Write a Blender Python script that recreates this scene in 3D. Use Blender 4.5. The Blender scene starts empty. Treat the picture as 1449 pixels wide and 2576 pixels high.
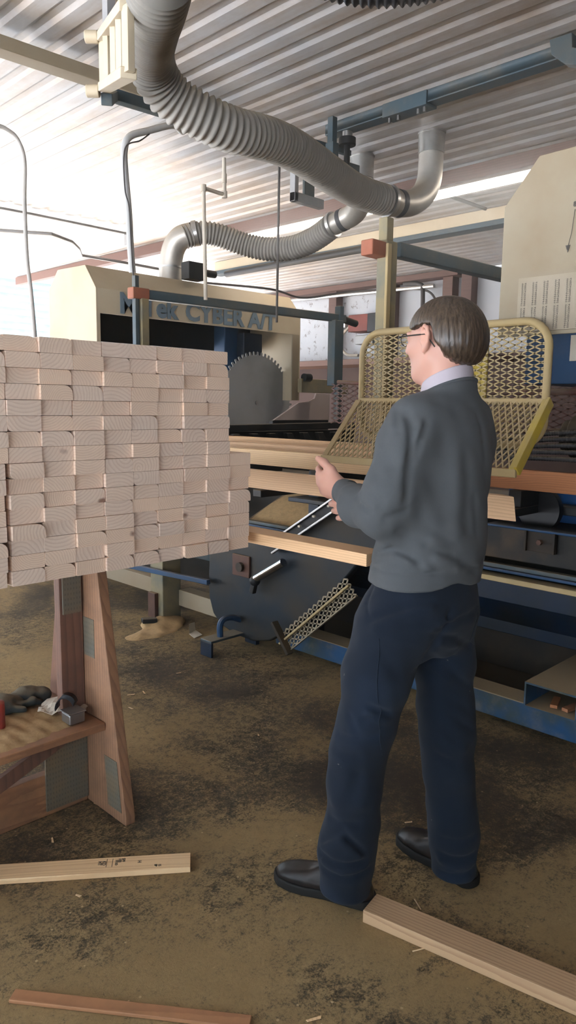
import bpy, bmesh, math, random
import numpy as np
from mathutils import Vector, Matrix, noise
random.seed(7)
C = bpy.context.scene.collection
PI = math.pi

# ------------------------------------------------------------------ materials
class NT:
    def __init__(s, name):
        s.m = bpy.data.materials.new(name); s.m.use_nodes = True
        s.t = s.m.node_tree; s.b = s.t.nodes['Principled BSDF']; s.L = s.t.links
    def inp(s, sock, v):
        if isinstance(v, bpy.types.NodeSocket): s.L.new(v, sock)
        else: sock.default_value = v
    def math(s, op, a, b=0.0, c=0.0):
        nd = s.t.nodes.new('ShaderNodeMath'); nd.operation = op
        s.inp(nd.inputs[0], a); s.inp(nd.inputs[1], b); s.inp(nd.inputs[2], c)
        return nd.outputs[0]
    def vmul(s, a, v):
        nd = s.t.nodes.new('ShaderNodeVectorMath'); nd.operation = 'MULTIPLY'
        s.inp(nd.inputs[0], a); s.inp(nd.inputs[1], v); return nd.outputs[0]
    def vadd(s, a, v):
        nd = s.t.nodes.new('ShaderNodeVectorMath'); nd.operation = 'ADD'
        s.inp(nd.inputs[0], a); s.inp(nd.inputs[1], v); return nd.outputs[0]
    def coord(s, kind='Object'):
        return s.t.nodes.new('ShaderNodeTexCoord').outputs[kind]
    def noise(s, vec, scale, detail=4, rough=.6, dist=0):
        nd = s.t.nodes.new('ShaderNodeTexNoise')
        s.L.new(vec, nd.inputs['Vector']); nd.inputs['Scale'].default_value = scale
        nd.inputs['Detail'].default_value = detail; nd.inputs['Roughness'].default_value = rough
        nd.inputs['Distortion'].default_value = dist
        return nd.outputs['Fac']
    def ramp(s, fac, stops):
        nd = s.t.nodes.new('ShaderNodeValToRGB'); s.L.new(fac, nd.inputs[0])
        cr = nd.color_ramp
        while len(cr.elements) < len(stops): cr.elements.new(.5)
        for e, (p, c) in zip(cr.elements, stops):
            e.position = p; e.color = (c[0], c[1], c[2], 1) if isinstance(c, (tuple, list)) else (c, c, c, 1)
        return nd.outputs[0]
    def mix(s, fac, a, b, mode='MIX'):
        nd = s.t.nodes.new('ShaderNodeMix'); nd.data_type = 'RGBA'; nd.blend_type = mode
        s.inp(nd.inputs[0], fac)
        for i, v in ((6, a), (7, b)):
            if isinstance(v, bpy.types.NodeSocket): s.L.new(v, nd.inputs[i])
            else: nd.inputs[i].default_value = (v[0], v[1], v[2], 1)
        return nd.outputs[2]
    def sep(s, vec):
        nd = s.t.nodes.new('ShaderNodeSeparateXYZ'); s.L.new(vec, nd.inputs[0]); return nd.outputs
    def comb(s, x, y, z):
        nd = s.t.nodes.new('ShaderNodeCombineXYZ')
        s.inp(nd.inputs[0], x); s.inp(nd.inputs[1], y); s.inp(nd.inputs[2], z); return nd.outputs[0]
    def bump(s, h, strength=.3, dist=.01):
        nd = s.t.nodes.new('ShaderNodeBump'); nd.inputs['Strength'].default_value = strength
        nd.inputs['Distance'].default_value = dist; s.L.new(h, nd.inputs['Height'])
        s.L.new(nd.outputs[0], s.b.inputs['Normal'])
    def col(s, c):
        s.inp(s.b.inputs['Base Color'], c if isinstance(c, bpy.types.NodeSocket) else (c[0], c[1], c[2], 1))
    def rough(s, r): s.inp(s.b.inputs['Roughness'], r)
    def metal(s, r): s.inp(s.b.inputs['Metallic'], r)

DUST = (.42, .32, .19)
def paint(name, base, second=None, rough=.5, metal=0, dust=.0, scale=6, spots=.55, bump=.0, dustcol=DUST):
    """paint or metal with wear blotches and sawdust that has settled on upward faces"""
    t = NT(name); co = t.coord('Object')
    n = t.noise(co, scale, 6, .65)
    second = second or tuple(x*.78 for x in base)
    c = t.mix(t.ramp(n, [(spots-.12, 0), (spots+.12, 1)]), base, second)
    if dust > 0:
        g = t.t.nodes.new('ShaderNodeNewGeometry')
        nz = t.sep(g.outputs['Normal'])[2]
        n2 = t.noise(co, 14, 5, .7)
        f = t.math('MULTIPLY', t.math('ADD', nz, t.math('MULTIPLY', n2, .5)), 1.0)
        m = t.ramp(f, [(.55, 0), (.95, 1)])
        n3 = t.ramp(t.noise(co, 9, 6, .75), [(.5, 0), (.72, .55)])
        m = t.math('MAXIMUM', m, t.math('MULTIPLY', n3, .6))
        m = t.math('MULTIPLY', m, dust)
        c = t.mix(m, c, dustcol)
        t.rough(t.math('ADD', rough, t.math('MULTIPLY', m, .4)))
        if metal: t.metal(t.math('MULTIPLY', t.math('SUBTRACT', 1.0, m), metal))
    else:
        t.rough(rough); t.metal(metal)
    t.col(c)
    if metal < .3: t.b.inputs['Specular IOR Level'].default_value = .3
    if bump: t.bump(t.noise(co, 60, 4), bump, .004)
    return t.m

def wood(name, light, dark, ring=.0055, knots=1.0, tint=.12, rough=.65, lscale=.045, dirt=None, contrast=.62, axis='Y'):
    """growth rings around an axis along local Y: arcs on the ends, flowing grain on the sides"""
    t = NT(name); co = t.coord('Object')
    if axis != 'Y':
        c3 = t.sep(co); co = t.comb(c3[0], c3[2], c3[1]) if axis == 'Z' else t.comb(c3[1], c3[0], c3[2])
    oi = t.t.nodes.new('ShaderNodeObjectInfo').outputs['Random']
    wn = t.t.nodes.new('ShaderNodeTexWhiteNoise'); wn.noise_dimensions = '1D'; t.L.new(oi, wn.inputs['W'])
    r3 = t.sep(wn.outputs['Color'])
    off = t.comb(t.math('MULTIPLY', t.math('SUBTRACT', r3[0], .5), .17), t.math('MULTIPLY', r3[1], 30.0),
                 t.math('SUBTRACT', t.math('MULTIPLY', r3[2], .22), .13))
    p = t.vadd(co, off)
    ps = t.vmul(p, (1, lscale, 1))
    wob = t.noise(t.vmul(p, (1, .12, 1)), 9, 3, .5)
    q = t.sep(ps)
    xx = t.math('ADD', q[0], t.math('MULTIPLY', t.math('SUBTRACT', wob, .5), .05))
    wy = t.noise(t.comb(t.math('MULTIPLY', r3[0], 40.0), t.math('MULTIPLY', q[1], 14.0), 0.0), 1.0, 2)
    zz = t.math('ADD', q[2], t.math('MULTIPLY', t.math('SUBTRACT', wy, .5), .09))
    d = t.math('SQRT', t.math('ADD', t.math('MULTIPLY', xx, xx), t.math('MULTIPLY', zz, zz)))
    d = t.math('ADD', d, t.math('MULTIPLY', t.noise(p, 40, 2), .002))
    ph = t.math('FRACT', t.math('DIVIDE', d, t.math('MULTIPLY', t.math('ADD', .7, t.math('MULTIPLY', r3[1], .9)), ring)))
    f = t.ramp(ph, [(0, 0), (.45, .12), (.82, .9), (.93, 1), (1, .05)])
    fine = t.noise(t.vmul(p, (1, .03, 1)), 160, 3)
    c = t.mix(t.math('MULTIPLY', f, contrast), light, dark)
    c = t.mix(t.math('MULTIPLY', fine, .25), c, dark)
    # per board tint
    warm = t.mix(r3[1], (1+tint, 1.0, 1-tint), (1-tint*.8, 1-tint*.8, 1-tint*.4))
    c = t.mix(1.0, c, warm, 'MULTIPLY')
    if knots:
        v = t.t.nodes.new('ShaderNodeTexVoronoi'); v.inputs['Scale'].default_value = 8
        t.L.new(t.vmul(p, (1, .35, 1.4)), v.inputs['Vector'])
        cr = t.sep(v.outputs['Color'])
        k = t.ramp(t.math('ADD', v.outputs['Distance'], t.math('MULTIPLY', t.noise(p, 45, 2), .12)), [(.13, 1), (.2, 0)])
        k = t.math('MULTIPLY', k, t.math('GREATER_THAN', cr[0], 1-.22*knots))
        c = t.mix(t.math('MULTIPLY', k, .85), c, (.17, .06, .03))
    if dirt:
        dn = t.ramp(t.noise(co, 5, 7, .75), [(.42, 0), (.7, 1)])
        c = t.mix(t.math('MULTIPLY', dn, dirt[3]), c, dirt[:3])
    t.col(c); t.rough(rough)
    t.bump(t.math('ADD', f, t.math('MULTIPLY', fine, .8)), .12, .002)
    return t.m

M = {}
M['pine_end'] = wood('pine_end', (.93, .77, .63), (.54, .34, .23), .0072, tint=.06, contrast=.38, knots=2.0)
M['pine'] = wood('pine_plank', (.76, .55, .34), (.52, .32, .17), .008, knots=1.0, lscale=.03)
M['pine_blond'] = wood('pine_blond', (.86, .68, .43), (.62, .41, .22), .011, knots=.8, lscale=.03)
M['pine_orange'] = wood('pine_orange', (.52, .25, .12), (.30, .11, .05), .008, knots=.3, lscale=.05)
M['pine_floor'] = wood('pine_floor', (.60, .42, .24), (.34, .19, .10), .008, knots=1.2, lscale=.04)
M['pine_strip'] = wood('pine_strip', (.42, .23, .12), (.30, .14, .07), .010, knots=.6, dirt=(.12, .07, .04, .4))
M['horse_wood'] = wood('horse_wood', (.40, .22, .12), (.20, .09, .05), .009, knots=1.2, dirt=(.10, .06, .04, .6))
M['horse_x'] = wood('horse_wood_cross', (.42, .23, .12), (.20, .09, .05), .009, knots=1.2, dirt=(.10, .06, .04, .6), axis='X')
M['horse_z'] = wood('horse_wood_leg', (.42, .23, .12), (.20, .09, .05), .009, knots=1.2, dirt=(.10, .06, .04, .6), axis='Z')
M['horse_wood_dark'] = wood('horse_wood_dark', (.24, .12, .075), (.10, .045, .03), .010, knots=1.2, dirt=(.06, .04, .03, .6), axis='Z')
M['stud_wood'] = wood('stud_wood', (.15, .085, .065), (.09, .045, .035), .010, knots=.5)
M['cream'] = paint('cream_paint', (.56, .475, .34), (.50, .41, .28), .5, dust=.35, scale=3)
M['cream_dim'] = paint('cream_paint_worn_shaded', (.31, .26, .18), (.27, .205, .13), .6, dust=.2, scale=2.2)  # darkened cream: the near hood's dimmer light is put into this colour
M['letter'] = paint('letter_paint', (.16, .22, .27), rough=.6)
M['steel_teal'] = paint('teal_grey_paint', (.05, .08, .10), (.085, .09, .085), .5, .1, dust=.5, scale=5)
M['ochre_post'] = paint('ochre_post_paint', (.27, .22, .12), (.13, .14, .12), .5, .1, dust=.6, scale=5)
M['blue'] = paint('blue_paint', (.02, .08, .19), (.05, .07, .07), .5, .0, dust=.95, scale=5, spots=.5)
M['blue_dark'] = paint('dark_blue_paint', (.006, .016, .036), (.010, .012, .012), .45, .0, dust=.14, scale=4)
M['blue_mid'] = paint('panel_blue_paint', (.015, .055, .13), (.02, .045, .09), .5, dust=.2, scale=3)
M['blue_bright'] = paint('bright_blue_paint', (.03, .13, .38), rough=.45, dust=.4)
M['orange'] = paint('orange_paint', (.34, .11, .06), (.22, .09, .06), .6, dust=.4)
M['red'] = paint('red_paint', (.38, .05, .035), (.22, .05, .04), .5, dust=.2)
M['red_guard'] = paint('red_guard_paint', (.11, .04, .032), (.12, .085, .065), .6, dust=.4)
M['channel'] = paint('stained_channel', (.012, .012, .012), (.085, .055, .03), .55, .1, dust=.2, scale=3.5, spots=.56)
M['dark_red'] = paint('dark_red_paint', (.20, .045, .03), (.14, .04, .03), .5)
M['yellow'] = paint('yellow_paint', (.62, .47, .06), (.42, .33, .15), .45, dust=.6, dustcol=(.40, .31, .17), scale=5)
M['yellow_dusty'] = paint('dusty_yellow_paint', (.42, .315, .15), (.45, .35, .20), .6, dust=.6, scale=7)
M['galv'] = paint('galvanised_steel', (.62, .62, .60), (.46, .46, .45), .32, .9, dust=.30, scale=8)
M['galv_pipe'] = paint('duct_steel', (.50, .47, .42), (.40, .38, .34), .42, .6, dust=.55, scale=8)
M['dark_band'] = paint('dark_band', (.05, .05, .055), rough=.5)
M['hose'] = paint('grey_hose', (.26, .24, .21), (.20, .19, .17), .6, dust=.85, dustcol=(.42, .36, .27), scale=9)
M['hose_black'] = paint('black_hose', (.035, .035, .04), rough=.5, dust=.3)
M['blade'] = paint('blade_steel', (.40, .41, .42), (.30, .31, .31), .5, .2, dust=.15, scale=2.5)
M['bare_steel'] = paint('bare_steel', (.36, .36, .36), (.22, .21, .20), .35, .9, dust=.2)
M['black'] = paint('black_plastic', (.012, .012, .014), rough=.35)
M['black_metal'] = paint('black_metal', (.012, .013, .015), (.02, .018, .016), .5, .1, dust=.18)
M['rust_dark'] = paint('rusty_dark_steel', (.018, .014, .011), (.04, .026, .015), .6, .1, dust=.18, scale=4)
M['rust_red'] = paint('rusty_brown_paint', (.10, .045, .03), (.06, .03, .025), .6, dust=.4)
M['plate'] = paint('machine_plate_paint', (.005, .013, .023), (.032, .025, .016), .5, .1, dust=.12, scale=2.6, spots=.5)
M['pvc'] = paint('cream_plastic_pipe', (.62, .56, .47), (.5, .43, .34), .5, dust=.3)
M['conduit'] = paint('grey_conduit', (.34, .34, .34), (.25, .25, .25), .5, .3, dust=.3)
M['conduit_pale'] = paint('pale_conduit', (.55, .55, .54), (.45, .45, .44), .5, dust=.3)
M['wire'] = paint('dark_wire', (.08, .07, .065), rough=.6)
M['wire_light'] = paint('pale_wire', (.55, .52, .48), rough=.6)
M['chart_paper'] = paint('chart_paper', (.38, .325, .245), (.35, .295, .215), .8)
M['paper'] = paint('paper', (.66, .60, .50), (.6, .54, .44), .8)
M['ink'] = paint('ink', (.09, .08, .07), rough=.8)
M['stamp'] = paint('black_stamp_ink', (.03, .025, .02), rough=.8)
M['sawdust'] = paint('sawdust', (.50, .34, .17), (.38, .25, .12), .95, scale=30, bump=.6)
M['cardboard'] = paint('sheet_pale', (.45, .38, .36), (.38, .31, .29), .8, scale=2)
M['shaft'] = paint('shiny_shaft', (.5, .5, .5), rough=.2, metal=1)
def nailplate():
    t = NT('nail_plate_metal'); co = t.coord(); c3 = t.sep(co)
    a = t.math('FRACT', t.math('MULTIPLY', t.math('ADD', c3[0], c3[1]), 90.0)); b = t.math('FRACT', t.math('MULTIPLY', c3[2], 55.0))
    k = t.math('MULTIPLY', t.math('LESS_THAN', t.math('ABSOLUTE', t.math('SUBTRACT', a, .5)), .2), t.math('LESS_THAN', t.math('ABSOLUTE', t.math('SUBTRACT', b, .5)), .22))
    base = t.mix(t.ramp(t.noise(co, 9, 5, .7), [(.4, 0), (.65, 1)]), (.17, .16, .13), (.24, .18, .11))
    t.col(t.mix(t.math('MULTIPLY', k, .4), base, (.05, .045, .04))); t.rough(.6); t.metal(.25); return t.m
M['tape'] = nailplate()
M['glove'] = paint('glove_cloth', (.035, .045, .045), (.06, .065, .06), .95, dust=.3, bump=.5)

def tube_mat():
    t = NT('fluorescent_tube'); t.col((1, 1, 1)); t.b.inputs['Emission Color'].default_value = (1, .93, .84, 1)
    t.b.inputs['Emission Strength'].default_value = TUBE_E; return t.m
TUBE_E = 14.0
M['tube'] = tube_mat()

def floor_mat():
    t = NT('sawdust_floor'); co = t.coord('Object')
    big = t.noise(t.vadd(co, (3.1, 1.7, 0)), .75, 4, .55, .4)
    mid = t.noise(co, 3.2, 5, .65, .3)
    fine = t.noise(co, 30, 8, .85)
    grit = t.noise(co, 120, 4, .8)
    v = t.math('ADD', t.math('MULTIPLY', big, .95), t.math('MULTIPLY', mid, .62))
    v = t.math('ADD', v, t.math('MULTIPLY', fine, 1.05))
    v = t.math('ADD', v, t.math('MULTIPLY', grit, .32))
    m = t.ramp(t.math('MULTIPLY', v, .34), [(.44, 1), (.485, .75), (.515, .2), (.565, 0)])
    tan = t.mix(grit, (.345, .24, .11), (.47, .34, .17))
    tan = t.mix(t.ramp(mid, [(.35, 0), (.65, 1)]), tan, (.33, .225, .105))
    dark = t.mix(fine, (.03, .022, .016), (.085, .062, .042))
    c = t.mix(m, tan, dark)
    # pale chips
    vo = t.t.nodes.new('ShaderNodeTexVoronoi'); vo.inputs['Scale'].default_value = 38; t.L.new(co, vo.inputs['Vector'])
    cr = t.sep(vo.outputs['Color'])
    k = t.math('MULTIPLY', t.math('LESS_THAN', vo.outputs['Distance'], .14), t.math('GREATER_THAN', cr[1], .90))
    c = t.mix(t.math('MULTIPLY', k, .7), c, (.62, .47, .27))
    t.col(c); t.rough(.92); t.b.inputs['Specular IOR Level'].default_value = .2
    t.bump(t.math('ADD', fine, t.math('MULTIPLY', grit, .6)), .55, .006)
    return t.m
M['floor'] = floor_mat()

def ceil_mat():
    t = NT('corrugated_ceiling'); co = t.coord('Object')
    st = t.noise(t.vmul(co, (1, .12, 1)), 7, 5, .65)
    n = t.noise(co, 2.2, 5, .7)
    m = t.ramp(t.math('ADD', t.math('MULTIPLY', st, .6), t.math('MULTIPLY', n, .5)), [(.47, 0), (.68, 1)])
    c = t.mix(m, (.66, .66, .67), (.44, .37, .31))
    t.col(c); t.metal(.3); t.rough(.48)
    return t.m
M['ceiling'] = ceil_mat()

def wall_mat():
    t = NT('white_wall_panel'); co = t.coord('Object')
    sp = t.ramp(t.noise(co, 9, 8, .8), [(.565, 0), (.60, 1)])
    zy = t.sep(co)[1]
    zone = t.ramp(t.math('ADD', t.math('MULTIPLY', zy, .1), t.math('MULTIPLY', t.noise(co, .9, 2), .2)), [(.70, 0), (.76, 1)])
    c = t.mix(t.math('MULTIPLY', sp, zone), (.66, .68, .71), (.13, .10, .09))
    t.col(c); t.rough(.5); return t.m
M['wall'] = wall_mat()
M['wall_brown'] = paint('brown_wall_board', (.055, .030, .026), (.075, .045, .036), .7, scale=2)
M['wall_plain'] = paint('plain_wall_board', (.22, .16, .12), (.16, .11, .08), .8, scale=2)

# ------------------------------------------------------------------ mesh helpers
class MB:
    def __init__(s): s.v = []; s.f = []
    def add(s, vs, fs):
        o = len(s.v); s.v += [tuple(v) for v in vs]; s.f += [tuple(i+o for i in f) for f in fs]; return s
    def box(s, x0, x1, y0, y1, z0, z1):
        x0, x1 = min(x0, x1), max(x0, x1); y0, y1 = min(y0, y1), max(y0, y1); z0, z1 = min(z0, z1), max(z0, z1)
        return s.add([(x0,y0,z0),(x1,y0,z0),(x1,y1,z0),(x0,y1,z0),(x0,y0,z1),(x1,y0,z1),(x1,y1,z1),(x0,y1,z1)],
                     [(0,3,2,1),(4,5,6,7),(0,1,5,4),(1,2,6,5),(2,3,7,6),(3,0,4,7)])
    def hexa(s, a, b):
        """two quads (4 points each, same winding) joined into a solid"""
        return s.add(list(a)+list(b), [(3,2,1,0),(4,5,6,7),(0,1,5,4),(1,2,6,5),(2,3,7,6),(3,0,4,7)])
    def prism(s, pts, off):
        """polygon (3-D points) extruded by vector off"""
        n = len(pts); off = Vector(off)
        a = [Vector(p) for p in pts]; b = [p+off for p in a]
        fs = [tuple(range(n-1, -1, -1)), tuple(range(n, 2*n))] + [(i, (i+1) % n, n+(i+1) % n, n+i) for i in range(n)]
        return s.add(a+b, fs)
    def bar(s, p, q, w, h, up=(0,0,1)):
        p, q, up = Vector(p), Vector(q), Vector(up); d = (q-p).normalized()
        sd = d.cross(up)
        if sd.length < 1e-4: sd = d.cross(Vector((1,0,0)))
        sd.normalize(); u = sd.cross(d).normalized()
        A = [p+sd*w/2*i+u*h/2*j for i, j in ((-1,-1),(1,-1),(1,1),(-1,1))]
        B = [x+(q-p) for x in A]
        return s.hexa(A, B)
    def tube(s, path, r, n=12, closed=False, rfun=None, caps=True):
        P = [Vector(p) for p in path]; m = len(P)
        T = [((P[(i+1) % m] if closed else P[min(i+1, m-1)]) - (P[i-1] if (closed or i > 0) else P[0])).normalized() for i in range(m)]
        ref = Vector((0,0,1)) if abs(T[0].z) < .9 else Vector((1,0,0))
        N = T[0].cross(ref).normalized(); vs = []
        for i in range(m):
            N = (N - T[i]*N.dot(T[i])).normalized(); Bn = T[i].cross(N)
            rr = rfun(i) if rfun else r
            for k in range(n):
                a = 2*PI*k/n; vs.append(P[i]+(N*math.cos(a)+Bn*math.sin(a))*rr)
        fs = []
        for i in range(m if closed else m-1):
            j = (i+1) % m
            for k in range(n):
                l = (k+1) % n; fs.append((i*n+k, i*n+l, j*n+l, j*n+k))
        if not closed and caps: fs += [tuple(range(n-1, -1, -1)), tuple((m-1)*n+k for k in range(n))]
        return s.add(vs, fs)
    def cyl(s, p, q, r, n=20, r2=None):
        p, q = Vector(p), Vector(q)
        return s.tube([p, q], r, n, rfun=(lambda i: r if i == 0 else (r2 if r2 is not None else r)))
    def ball(s, c, r, n=12, sc=(1,1,1)):
        vs = []; fs = []
        for i in range(n+1):
            th = PI*i/n
            for k in range(n*2):
                a = PI*k/n; vs.append((c[0]+r*sc[0]*math.sin(th)*math.cos(a), c[1]+r*sc[1]*math.sin(th)*math.sin(a), c[2]+r*sc[2]*math.cos(th)))
        for i in range(n):
            for k in range(2*n):
                l = (k+1) % (2*n); fs.append((i*2*n+k, (i+1)*2*n+k, (i+1)*2*n+l, i*2*n+l))
        return s.add(vs, fs)
    def mesh(s, name, smooth=False):
        me = bpy.data.meshes.new(name); me.from_pydata(s.v, [], s.f)
        bm = bmesh.new(); bm.from_mesh(me); bmesh.ops.remove_doubles(bm, verts=bm.verts, dist=1e-6)
        bmesh.ops.recalc_face_normals(bm, faces=bm.faces); bm.to_mesh(me); bm.free()
        if smooth: me.polygons.foreach_set('use_smooth', [True]*len(me.polygons))
        return me
    def build(s, name, mat, parent=None, bevel=0, smooth=False, seg=2, origin=None):
        if origin is not None:
            o = Vector(origin); s.v = [tuple(Vector(v)-o) for v in s.v]
        me = s.mesh(name, smooth or bevel > 0); me.materials.append(mat)
        ob = bpy.data.objects.new(name, me); C.objects.link(ob)
        if origin is not None: ob.location = origin
        if parent is not None:
            ob.parent = parent
            ob.location = Vector(ob.location) - Vector(wloc(parent))
        if bevel:
            b = ob.modifiers.new('bevel', 'BEVEL'); b.width = bevel; b.segments = seg; b.limit_method = 'ANGLE'; b.angle_limit = math.radians(35)
            b.harden_normals = False
            w = ob.modifiers.new('wn', 'WEIGHTED_NORMAL'); w.keep_sharp = True
        elif smooth:
            autosmooth(me)
        return ob
def wloc(o):
    p = Vector(o.location)
    while o.parent is not None: o = o.parent; p += Vector(o.location)
    return p
def autosmooth(me, ang=40):
    bm = bmesh.new(); bm.from_mesh(me); c = math.radians(ang)
    for e in bm.edges:
        e.smooth = not (len(e.link_faces) == 2 and e.calc_face_angle(0) > c)
    bm.to_mesh(me); bm.free()
def tag(o, label=None, cat=None, group=None, kind=None):
    if label: o['label'] = label
    if cat: o['category'] = cat
    if group: o['group'] = group
    if kind: o['kind'] = kind
    return o
def thing(name, loc, label, cat, group=None):
    o = bpy.data.objects.new(name, None); C.objects.link(o); o.location = loc; o.empty_display_size = .05
    return tag(o, label, cat, group)
def copy_tree(o, parent=None):
    c = o.copy(); C.objects.link(c); c.parent = parent
    for ch in list(o.children): copy_tree(ch, c)
    return c
def spline(pts, n=10):
    """Catmull-Rom through points"""
    P = [Vector(p) for p in pts]; P = [P[0]*2-P[1]] + P + [P[-1]*2-P[-2]]; out = []
    for i in range(1, len(P)-2):
        for k in range(n):
            t = k/n
            out.append(.5*((2*P[i]) + (P[i+1]-P[i-1])*t + (2*P[i-1]-5*P[i]+4*P[i+1]-P[i+2])*t*t + (3*P[i]-P[i-1]-3*P[i+1]+P[i+2])*t**3))
    out.append(P[-2]); return out
def resample(path, step):
    P = [Vector(p) for p in path]; out = [P[0]]; need = step
    for a, b in zip(P, P[1:]):
        L = (b-a).length; pos = 0
        while L-pos >= need:
            pos += need; out.append(a.lerp(b, pos/L)); need = step
        need -= (L-pos)
    return out
def text_mesh(s, size, loc, rot, mat, name='lettering', parent=None, bold=0, depth=.001, spacing=1.0, xscale=1.0, line=1.0):
    cu = bpy.data.curves.new(name, 'FONT'); cu.body = s; cu.size = size; cu.offset = bold; cu.extrude = depth
    cu.space_character = spacing; cu.space_line = line; cu.resolution_u = 3
    tmp = bpy.data.objects.new(name, cu); C.objects.link(tmp)
    dg = bpy.context.evaluated_depsgraph_get(); dg.update()
    me = bpy.data.meshes.new_from_object(tmp.evaluated_get(dg)); bpy.data.objects.remove(tmp)
    me.transform(Matrix.Diagonal((xscale, 1, 1, 1)))
    me.transform(Matrix.Translation(Vector((0,0,0))) @ rot.to_4x4())
    me.materials.clear(); me.materials.append(mat)
    ob = bpy.data.objects.new(name, me); C.objects.link(ob); ob.location = loc
    if parent is not None: ob.parent = parent; ob.location = Vector(loc)-Vector(wloc(parent))
    return ob

# ------------------------------------------------------------------ implicit surfaces for soft bodies
def surface_nets(fn, lo, hi, h):
    nx, ny, nz = [int(math.ceil((b-a)/h))+1 for a, b in zip(lo, hi)]
    X = (lo[0]+h*np.arange(nx, dtype=np.float32))[:, None, None]
    Y = (lo[1]+h*np.arange(ny, dtype=np.float32))[None, :, None]
    Z = (lo[2]+h*np.arange(nz, dtype=np.float32))[None, None, :]
    F = np.broadcast_to(fn(X, Y, Z), (nx, ny, nz)).astype(np.float32)
    ins = F < 0
    cx, cy, cz = nx-1, ny-1, nz-1
    acc = np.zeros((cx, cy, cz, 3), np.float32); cnt = np.zeros((cx, cy, cz), np.float32)
    cor = [(i, j, k) for i in (0,1) for j in (0,1) for k in (0,1)]
    for a in cor:
        for ax in range(3):
            if a[ax] == 1: continue
            b = list(a); b[ax] = 1
            va = F[a[0]:a[0]+cx, a[1]:a[1]+cy, a[2]:a[2]+cz]; vb = F[b[0]:b[0]+cx, b[1]:b[1]+cy, b[2]:b[2]+cz]
            cr = (va < 0) != (vb < 0)
            t = np.where(cr, va/np.where(cr, va-vb, 1), 0)
            for q in range(3):
                acc[..., q] += np.where(cr, a[q] + (t if q == ax else 0), 0)
            cnt += cr
    act = cnt > 0; idx = -np.ones((cx, cy, cz), np.int64); idx[act] = np.arange(int(act.sum()))
    cell = np.argwhere(act).astype(np.float32)
    V = (acc[act]/cnt[act][:, None] + cell)*h + np.array(lo, np.float32)
    faces = []
    for ax in range(3):
        u, v = (ax+1) % 3, (ax+2) % 3
        sl = [slice(1, cx), slice(1, cy), slice(1, cz)]; sl[ax] = slice(0, (cx, cy, cz)[ax])
        sb = list(sl); sb[ax] = slice(1, (cx, cy, cz)[ax]+1)
        A = ins[tuple(sl)]; B = ins[tuple(sb)]; ch = np.argwhere(A != B)
        if not len(ch): continue
        base = ch + np.array([0 if i == ax else 1 for i in range(3)])
        eu = np.zeros(3, int); eu[u] = 1; ev = np.zeros(3, int); ev[v] = 1
        g = lambda P: idx[P[:, 0], P[:, 1], P[:, 2]]
        q = np.stack([g(base-eu-ev), g(base-ev), g(base), g(base-eu)], 1)
        fl = A[ch[:, 0], ch[:, 1], ch[:, 2]]
        q[~fl] = q[~fl][:, ::-1]
        faces.append(q)
    Q = np.concatenate(faces); Q = Q[(Q >= 0).all(1)]
    return V, Q
def smin(a, b, k):
    h = np.maximum(k-np.abs(a-b), 0)/k
    return np.minimum(a, b) - h*h*k*.25
def smax(a, b, k): return -smin(-a, -b, k)
def cap(x, y, z, p, q, r0, r1):
    d = [q[i]-p[i] for i in range(3)]; L = sum(c*c for c in d) or 1e-9
    t = np.clip(((x-p[0])*d[0]+(y-p[1])*d[1]+(z-p[2])*d[2])/L, 0, 1)
    return np.sqrt((x-p[0]-t*d[0])**2+(y-p[1]-t*d[1])**2+(z-p[2]-t*d[2])**2) - (r0+(r1-r0)*t)
def chain(x, y, z, pts, rs, k=.02):
    out = None
    for a, b, r0, r1 in zip(pts, pts[1:], rs, rs[1:]):
        d = cap(x, y, z, a, b, r0, r1); out = d if out is None else smin(out, d, k)
    return out
def ell(x, y, z, c, r, ang=0):
    ca, sa = math.cos(ang), math.sin(ang)
    X = (x-c[0])*ca+(y-c[1])*sa; Yv = -(x-c[0])*sa+(y-c[1])*ca; Zv = z-c[2]
    k0 = np.sqrt((X/r[0])**2+(Yv/r[1])**2+(Zv/r[2])**2); k1 = np.sqrt((X/r[0]**2)**2+(Yv/r[1]**2)**2+(Zv/r[2]**2)**2)+1e-6
    return k0*(k0-1)/k1
def loft(x, y, z, keys, p=2.0):
    """keys (z, cx, cy, a, b): stacked ellipses"""
    zs = [k[0] for k in keys]; g = lambda i: np.interp(z, zs, [k[i] for k in keys])
    cx, cy, a, b = g(1), g(2), g(3), g(4)
    d = ((np.abs((x-cx)/a))**p+(np.abs((y-cy)/b))**p)**(1/p)
    side = (d-1)*np.minimum(a, b)
    return np.maximum(side, np.maximum(zs[0]-z, z-zs[-1]))
def fold(x, y, z, segs):
    out = 0
    for p, q, w, dep in segs:
        out = out + dep*np.exp(-(cap(x, y, z, p, q, 0, 0)/w)**2)
    return out
def obj_from(V, Q, name, mat, parent=None, sub=0, smooth_it=2):
    me = bpy.data.meshes.new(name); me.from_pydata(V.tolist(), [], Q.tolist()); me.materials.append(mat)
    bm = bmesh.new(); bm.from_mesh(me)
    for _ in range(smooth_it): bmesh.ops.smooth_vert(bm, verts=bm.verts, factor=.5, use_axis_x=True, use_axis_y=True, use_axis_z=True)
    bmesh.ops.recalc_face_normals(bm, faces=bm.faces)
    bm.to_mesh(me); bm.free(); me.polygons.foreach_set('use_smooth', [True]*len(me.polygons))
    ob = bpy.data.objects.new(name, me); C.objects.link(ob)
    if parent is not None: ob.parent = parent; me.transform(Matrix.Translation(-Vector(wloc(parent))))
    return ob
SKY = 3.5; EXPO = 0.5; HAZE = 0.04; SUNE = 95
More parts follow.
